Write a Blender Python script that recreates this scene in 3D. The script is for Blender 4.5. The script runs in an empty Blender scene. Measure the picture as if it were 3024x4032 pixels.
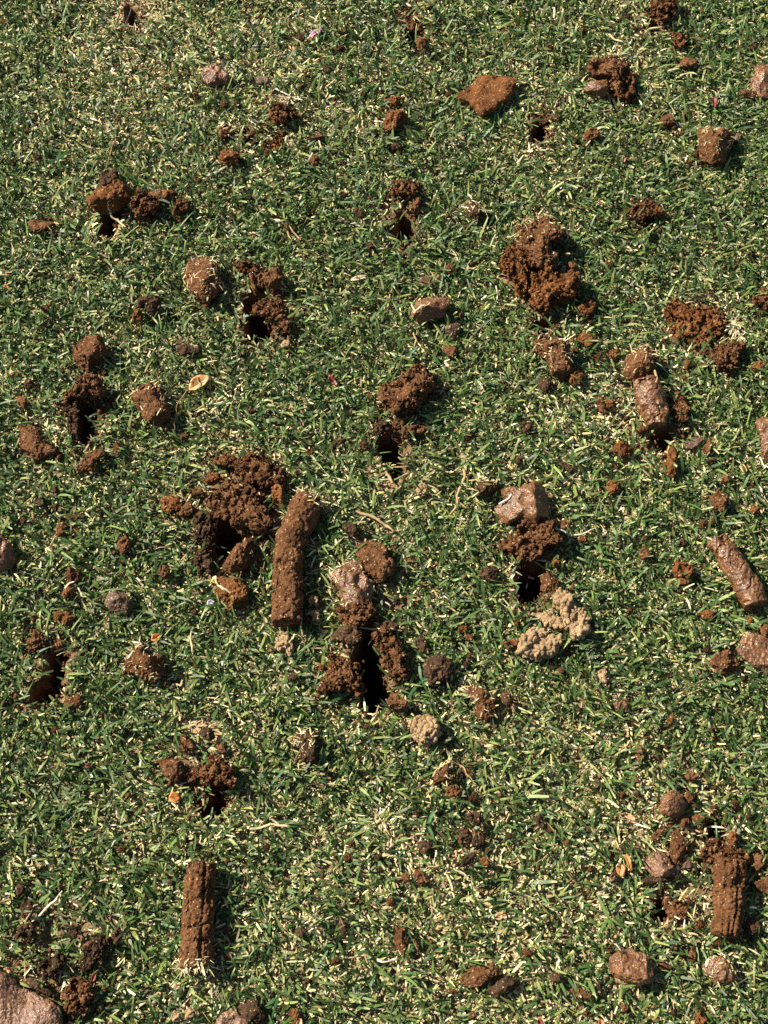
import bpy, bmesh, math, time
import numpy as np
from mathutils import Vector

T0 = time.time()
scene = bpy.context.scene
col = scene.collection
rng = np.random.default_rng(11)

# ------------------------------------------------------------------ camera, sky, sun, exposure
VFOV = math.radians(40.0)
OFF_NADIR = math.radians(26.0)          # the phone looks down, tilted a little forward
DIST = 0.90
CAM = np.array([0.0, -DIST * math.sin(OFF_NADIR), DIST * math.cos(OFF_NADIR)])
cam_data = bpy.data.cameras.new('camera')
cam_data.sensor_fit = 'VERTICAL'
cam_data.sensor_height = 24.0
cam_data.lens = 12.0 / math.tan(VFOV / 2)
cam_data.clip_start = 0.01
cam_data.clip_end = 500.0
cam = bpy.data.objects.new('camera', cam_data)
cam.location = CAM
cam.rotation_euler = (OFF_NADIR, 0, 0)
col.objects.link(cam)
scene.camera = cam

SUN_AZ = (-1.0, 0.40)
SUN_EL = math.radians(40.0)
world = bpy.data.worlds.new('World')
scene.world = world
world.use_nodes = True
wn = world.node_tree
sky = wn.nodes.new('ShaderNodeTexSky')
sky.sky_type = 'NISHITA'
sky.sun_disc = False
sky.sun_elevation = SUN_EL
sky.sun_rotation = math.atan2(SUN_AZ[0], SUN_AZ[1])
wn.nodes['Background'].inputs['Strength'].default_value = 0.05
wn.links.new(sky.outputs['Color'], wn.nodes['Background'].inputs['Color'])

sun_data = bpy.data.lights.new('sun', 'SUN')
sun_data.energy = 5.0
sun_data.angle = math.radians(0.5)
sun_data.color = (1.0, 0.94, 0.83)
sun = bpy.data.objects.new('sun', sun_data)
_a = np.array(SUN_AZ) / np.hypot(*SUN_AZ)
_toward = Vector((_a[0] * math.cos(SUN_EL), _a[1] * math.cos(SUN_EL), math.sin(SUN_EL)))
sun.rotation_euler = (-_toward).to_track_quat('-Z', 'Y').to_euler()
sun.location = _toward * 3
col.objects.link(sun)

scene.view_settings.view_transform = 'Standard'
scene.view_settings.look = 'None'
scene.view_settings.gamma = 1.0
scene.view_settings.exposure = 1.15
scene.view_settings.use_curve_mapping = False
scene.cycles.max_bounces = 6
scene.cycles.diffuse_bounces = 3
scene.cycles.use_denoising = False

# ------------------------------------------------------------------ where things lie on the ground
_ct, _st = math.cos(OFF_NADIR), math.sin(OFF_NADIR)
def ground_at(u, v, z=0.0):
    """survey marks (3024 x 4032 plan) -> metres on the level z"""
    u = np.asarray(u, float); v = np.asarray(v, float)
    t = math.tan(VFOV / 2)
    dx = (u / 3024 - 0.5) * 2 * t * 0.75
    dy = (0.5 - v / 4032) * 2 * t
    dirx = dx
    diry = dy * _ct + _st
    dirz = dy * _st - _ct
    k = (z - CAM[2]) / dirz
    return np.stack([CAM[0] + dirx * k, CAM[1] + diry * k], -1)

FR = {}
for _i, _c in enumerate('ABCDEFGHIJKL'):
    FR[_c] = (1008 * (_i % 3), 1008 * (_i // 3), 1008 / 1659)
FR.update(P1=(600, 1740, .7353), P2=(1160, 2040, .7353), P3=(1820, 1820, .6615), P4=(0, 3400, .7353),
          P5=(2424, 3050, .6303), P6=(2500, 1850, .7091), Q3=(700, 2800, .6303), Q4=(0, 2300, .6303),
          Q5=(1650, 2850, .5252), Q6=(800, 3700, .5252), S=(0, 0, 1.8228))
def marks(tag, txt):
    ox, oy, s = FR[tag]
    p = np.array([[float(a) for a in q.split(',')] for q in txt.split()])
    return p * s + [ox, oy]
def mm_per_mark(u, v):
    a = ground_at(u - 5, v); b = ground_at(u + 5, v)
    return float(np.hypot(*(b - a))) / 10.0

# ------------------------------------------------------------------ noise
def _hash(ix, iy, iz, seed):
    h = (ix * 374761393 + iy * 668265263 + iz * 2147483647 + seed * 1274126177) & 0xffffffff
    h = ((h ^ (h >> 13)) * 1274126177) & 0xffffffff
    h = ((h ^ (h >> 16)) * 2246822519) & 0xffffffff
    h ^= h >> 13
    return h.astype(np.float64) / 4294967295.0
def vnoise(p, seed=0):
    i = np.floor(p).astype(np.int64); f = p - i
    f = f * f * (3 - 2 * f)
    r = np.zeros(len(p))
    for a in (0, 1):
        wa = f[:, 0] if a else 1 - f[:, 0]
        for b in (0, 1):
            wb = f[:, 1] if b else 1 - f[:, 1]
            for c in (0, 1):
                wc = f[:, 2] if c else 1 - f[:, 2]
                r += wa * wb * wc * _hash(i[:, 0] + a, i[:, 1] + b, i[:, 2] + c, seed)
    return r * 2 - 1
def fbm(p, seed=0, n=3):
    r = 0; a = 1.0
    for k in range(n):
        r = r + a * vnoise(p * 2 ** k, seed + k * 17); a *= .5
    return r
TURN = np.array([[.36, .48, -.8], [-.8, .6, 0], [.48, .64, .6]])
def worley(p, seed=0, cheb=False):
    i = np.floor(p).astype(np.int64)
    f1 = np.full(len(p), 9.0); f2 = np.full(len(p), 9.0)
    for a in (-1, 0, 1):
        for b in (-1, 0, 1):
            for c in (-1, 0, 1):
                x, y, z = i[:, 0] + a, i[:, 1] + b, i[:, 2] + c
                q = np.stack([x + _hash(x, y, z, seed), y + _hash(x, y, z, seed + 5), z + _hash(x, y, z, seed + 9)], -1)
                d = np.abs((q - p) @ TURN).max(-1) * 1.15 if cheb else np.sqrt(((q - p) ** 2).sum(-1))
                f2 = np.minimum(f2, np.maximum(f1, d)); f1 = np.minimum(f1, d)
    return f1, f2

# ------------------------------------------------------------------ mesh helpers
def make_mesh(name, v, f, mat=None, tint=None, smooth=True, extra=None):
    me = bpy.data.meshes.new(name)
    v = np.ascontiguousarray(v, np.float32); f = np.ascontiguousarray(f, np.int32)
    n = f.shape[1]
    me.vertices.add(len(v)); me.vertices.foreach_set('co', v.ravel())
    me.loops.add(f.size); me.loops.foreach_set('vertex_index', f.ravel())
    me.polygons.add(len(f)); me.polygons.foreach_set('loop_start', np.arange(0, f.size, n, dtype=np.int32))
    if smooth: me.polygons.foreach_set('use_smooth', np.ones(len(f), bool))
    me.update(calc_edges=True)
    if tint is not None:
        a = me.attributes.new('tint', 'FLOAT_COLOR', 'POINT')
        c = np.ones((len(v), 4), np.float32); c[:, :3] = tint
        a.data.foreach_set('color', c.ravel())
    for k, val in (extra or {}).items():
        a = me.attributes.new(k, 'FLOAT', 'POINT'); a.data.foreach_set('value', np.ascontiguousarray(val, np.float32))
    if mat: me.materials.append(mat)
    return me
def link(name, me, loc=(0, 0, 0), parent=None):
    o = bpy.data.objects.new(name, me)
    o.location = loc
    if parent: o.parent = parent
    col.objects.link(o)
    return o
def tag(o, label, cat, group=None):
    o['label'] = label; o['category'] = cat
    if group: o['group'] = group
    return o
_ico = {}
def ico(level):
    if level not in _ico:
        bm = bmesh.new(); bmesh.ops.create_icosphere(bm, subdivisions=level, radius=1)
        v = np.array([q.co[:] for q in bm.verts]); f = np.array([[q.index for q in t.verts] for t in bm.faces])
        bm.free(); _ico[level] = (v / np.linalg.norm(v, axis=1)[:, None], f)
    return _ico[level]
def vnormals(v, f):
    a, b, c = v[f[:, 0]], v[f[:, 1]], v[f[:, 2]]
    n = np.cross(b - a, c - a)
    r = np.zeros_like(v)
    for k in range(3):
        for j in range(3):
            r[:, j] += np.bincount(f[:, k], n[:, j], len(v))
    return r / (np.linalg.norm(r, axis=1)[:, None] + 1e-12)
def inside(px, py, poly):
    r = np.zeros(len(px), bool)
    x0, y0 = poly[-1]
    for x1, y1 in poly:
        c = ((y1 > py) != (y0 > py)) & (px < (x0 - x1) * (py - y1) / (y0 - y1 + 1e-15) + x1)
        r ^= c; x0, y0 = x1, y1
    return r
def edge_distance(px, py, poly):
    """signed: positive inside"""
    d = np.full(len(px), 9.0)
    x0, y0 = poly[-1]
    for x1, y1 in poly:
        ex, ey = x1 - x0, y1 - y0
        t = np.clip(((px - x0) * ex + (py - y0) * ey) / (ex * ex + ey * ey + 1e-15), 0, 1)
        d = np.minimum(d, np.hypot(px - x0 - t * ex, py - y0 - t * ey)); x0, y0 = x1, y1
    return np.where(inside(px, py, poly), d, -d)

# ------------------------------------------------------------------ materials
def nodes_of(name):
    m = bpy.data.materials.new(name); m.use_nodes = True
    nt = m.node_tree
    return m, nt, nt.nodes['Principled BSDF']
def N(nt, kind, **kw):
    n = nt.nodes.new(kind)
    for k, v in kw.items():
        if k in n.inputs: n.inputs[k].default_value = v
        else: setattr(n, k, v)
    return n
def ramp(nt, src, stops):
    r = nt.nodes.new('ShaderNodeValToRGB'); e = r.color_ramp.elements
    while len(e) < len(stops): e.new(.5)
    for k, (p, c) in enumerate(stops): e[k].position = p; e[k].color = (*c, 1)
    nt.links.new(src, r.inputs['Fac']); return r
def mixc(nt, fac, a, b):
    m = nt.nodes.new('ShaderNodeMix'); m.data_type = 'RGBA'
    for s, v in ((0, fac), (6, a), (7, b)):
        if hasattr(v, 'node'): nt.links.new(v, m.inputs[s])
        else: m.inputs[s].default_value = v if s == 0 else (*v, 1)
    return m.outputs[2]
def soil_material(name, lo, mid, hi, speck=(.42, .29, .16), speck_amt=.8, rough=(.55, .9), wet=0.0, grain=.9):
    m, nt, b = nodes_of(name)
    tc = nt.nodes.new('ShaderNodeTexCoord'); oi = nt.nodes.new('ShaderNodeObjectInfo')
    off = N(nt, 'ShaderNodeVectorMath', operation='SCALE'); nt.links.new(oi.outputs['Location'], off.inputs[0]); off.inputs['Scale'].default_value = 3.7
    add = N(nt, 'ShaderNodeVectorMath', operation='ADD'); nt.links.new(tc.outputs['Object'], add.inputs[0]); nt.links.new(off.outputs[0], add.inputs[1])
    P = add.outputs[0]
    def noise(scale, detail=3.0, roughness=.6):
        n = N(nt, 'ShaderNodeTexNoise', Scale=scale, Detail=detail, Roughness=roughness); nt.links.new(P, n.inputs['Vector']); return n.outputs['Fac']
    big = noise(90, 4); fine = noise(700, 3, .7)
    mxn = N(nt, 'ShaderNodeMath', operation='MULTIPLY_ADD'); nt.links.new(fine, mxn.inputs[0]); mxn.inputs[1].default_value = .55
    hal = N(nt, 'ShaderNodeMath', operation='MULTIPLY'); nt.links.new(big, hal.inputs[0]); hal.inputs[1].default_value = .5
    nt.links.new(hal.outputs[0], mxn.inputs[2])
    base = ramp(nt, mxn.outputs[0], [(.34, lo), (.53, mid), (.72, hi)])
    # pale grit grains
    vo = N(nt, 'ShaderNodeTexVoronoi', Scale=900.0); nt.links.new(P, vo.inputs['Vector'])
    sel = N(nt, 'ShaderNodeSeparateColor'); nt.links.new(vo.outputs['Color'], sel.inputs[0])
    g1 = N(nt, 'ShaderNodeMath', operation='GREATER_THAN'); nt.links.new(sel.outputs[0], g1.inputs[0]); g1.inputs[1].default_value = 1 - .09 * speck_amt
    g2 = N(nt, 'ShaderNodeMath', operation='LESS_THAN'); nt.links.new(vo.outputs['Distance'], g2.inputs[0]); g2.inputs[1].default_value = .42
    g3 = N(nt, 'ShaderNodeMath', operation='MULTIPLY'); nt.links.new(g1.outputs[0], g3.inputs[0]); nt.links.new(g2.outputs[0], g3.inputs[1])
    c = mixc(nt, g3.outputs[0], base.outputs[0], speck)
    nt.links.new(c, b.inputs['Base Color'])
    rr = N(nt, 'ShaderNodeMapRange'); nt.links.new(noise(330, 4, .7), rr.inputs[0])
    rr.inputs[1].default_value = .38; rr.inputs[2].default_value = .62; rr.inputs[3].default_value = rough[0]; rr.inputs[4].default_value = rough[1]
    nt.links.new(rr.outputs[0], b.inputs['Roughness'])
    b.inputs['Specular IOR Level'].default_value = .12 + .35 * wet
    bp = N(nt, 'ShaderNodeBump', Strength=grain, Distance=.0010); nt.links.new(noise(1300, 3, .75), bp.inputs['Height'])
    b2 = N(nt, 'ShaderNodeBump', Strength=grain, Distance=.0020); nt.links.new(noise(420, 3, .7), b2.inputs['Height']); nt.links.new(bp.outputs[0], b2.inputs['Normal'])
    nt.links.new(b2.outputs[0], b.inputs['Normal'])
    return m
SOIL = dict(
    b=soil_material('soil_brown', (.044, .018, .007), (.142, .061, .023), (.255, .122, .050)),
    r=soil_material('soil_red_brown', (.058, .020, .006), (.172, .066, .020), (.295, .124, .042)),
    d=soil_material('soil_dark', (.022, .012, .006), (.072, .039, .019), (.150, .086, .042), speck_amt=.5),
    s=soil_material('soil_wet', (.044, .018, .006), (.132, .056, .020), (.235, .112, .045), rough=(.2, .55), wet=1.0, grain=.3),
    g=soil_material('soil_wet_grey', (.045, .022, .011), (.100, .054, .028), (.170, .102, .058), rough=(.2, .6), wet=.7, grain=.45),
    o=soil_material('soil_orange', (.060, .022, .006), (.160, .062, .017), (.270, .118, .036), speck_amt=.4),
    t=soil_material('cast_tan', (.230, .145, .070), (.370, .245, .125), (.500, .355, .200), speck_amt=.2, rough=(.8, 1.0)),
    p=soil_material('soil_pale_wet', (.070, .030, .013), (.160, .076, .037), (.270, .155, .090), rough=(.2, .55), wet=1.0, grain=.35),
)
def tint_material(name, rough=.5, transl=.0, spec=.4, var=.0):
    m, nt, b = nodes_of(name)
    at = N(nt, 'ShaderNodeAttribute', attribute_name='tint')
    c = at.outputs['Color']
    if var:
        tc = nt.nodes.new('ShaderNodeTexCoord')
        n = N(nt, 'ShaderNodeTexNoise', Scale=900.0, Detail=2.0); nt.links.new(tc.outputs['Object'], n.inputs['Vector'])
        hs = N(nt, 'ShaderNodeHueSaturation'); nt.links.new(c, hs.inputs['Color'])
        mr = N(nt, 'ShaderNodeMapRange'); nt.links.new(n.outputs['Fac'], mr.inputs[0]); mr.inputs[1].default_value = .3; mr.inputs[2].default_value = .7
        mr.inputs[3].default_value = 1 - var; mr.inputs[4].default_value = 1 + var
        nt.links.new(mr.outputs[0], hs.inputs['Value']); c = hs.outputs[0]
    nt.links.new(c, b.inputs['Base Color'])
    b.inputs['Roughness'].default_value = rough; b.inputs['Specular IOR Level'].default_value = spec
    if transl:
        tr = nt.nodes.new('ShaderNodeBsdfTranslucent'); nt.links.new(c, tr.inputs['Color'])
        mx = nt.nodes.new('ShaderNodeMixShader'); mx.inputs[0].default_value = transl
        nt.links.new(b.outputs[0], mx.inputs[1]); nt.links.new(tr.outputs[0], mx.inputs[2])
        nt.links.new(mx.outputs[0], nt.nodes['Material Output'].inputs['Surface'])
    return m
M_GRASS = tint_material('grass_blade', .48, .18, .28, .2)
M_STRAW = tint_material('dry_straw', .7, .15, .3, .2)
M_LEAF = tint_material('dead_leaf', .45, .2, .5, .25)

def ground_material():
    m, nt, b = nodes_of('lawn_soil')
    tc = nt.nodes.new('ShaderNodeTexCoord'); P = tc.outputs['Object']
    def noise(scale, detail=3.0, roughness=.6):
        n = N(nt, 'ShaderNodeTexNoise', Scale=scale, Detail=detail, Roughness=roughness); nt.links.new(P, n.inputs['Vector']); return n.outputs['Fac']
    thatch = ramp(nt, noise(420, 4, .7), [(.3, (.10, .065, .03)), (.5, (.26, .18, .09)), (.7, (.46, .35, .19))])
    soil = ramp(nt, noise(260, 5, .75), [(.32, (.045, .018, .007)), (.52, (.125, .054, .020)), (.72, (.24, .115, .045))])
    sand = ramp(nt, noise(500, 3, .7), [(.3, (.28, .17, .08)), (.7, (.55, .39, .22))])
    a = N(nt, 'ShaderNodeAttribute', attribute_name='soil'); s = N(nt, 'ShaderNodeAttribute', attribute_name='sand')
    c = mixc(nt, a.outputs['Fac'], thatch.outputs[0], soil.outputs[0])
    c = mixc(nt, s.outputs['Fac'], c, sand.outputs[0])
    nt.links.new(c, b.inputs['Base Color']); b.inputs['Roughness'].default_value = .85; b.inputs['Specular IOR Level'].default_value = .25
    bp = N(nt, 'ShaderNodeBump', Strength=.8, Distance=.0012); nt.links.new(noise(700, 4, .75), bp.inputs['Height'])
    nt.links.new(bp.outputs[0], b.inputs['Normal'])
    return m
M_GROUND = ground_material()
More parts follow.
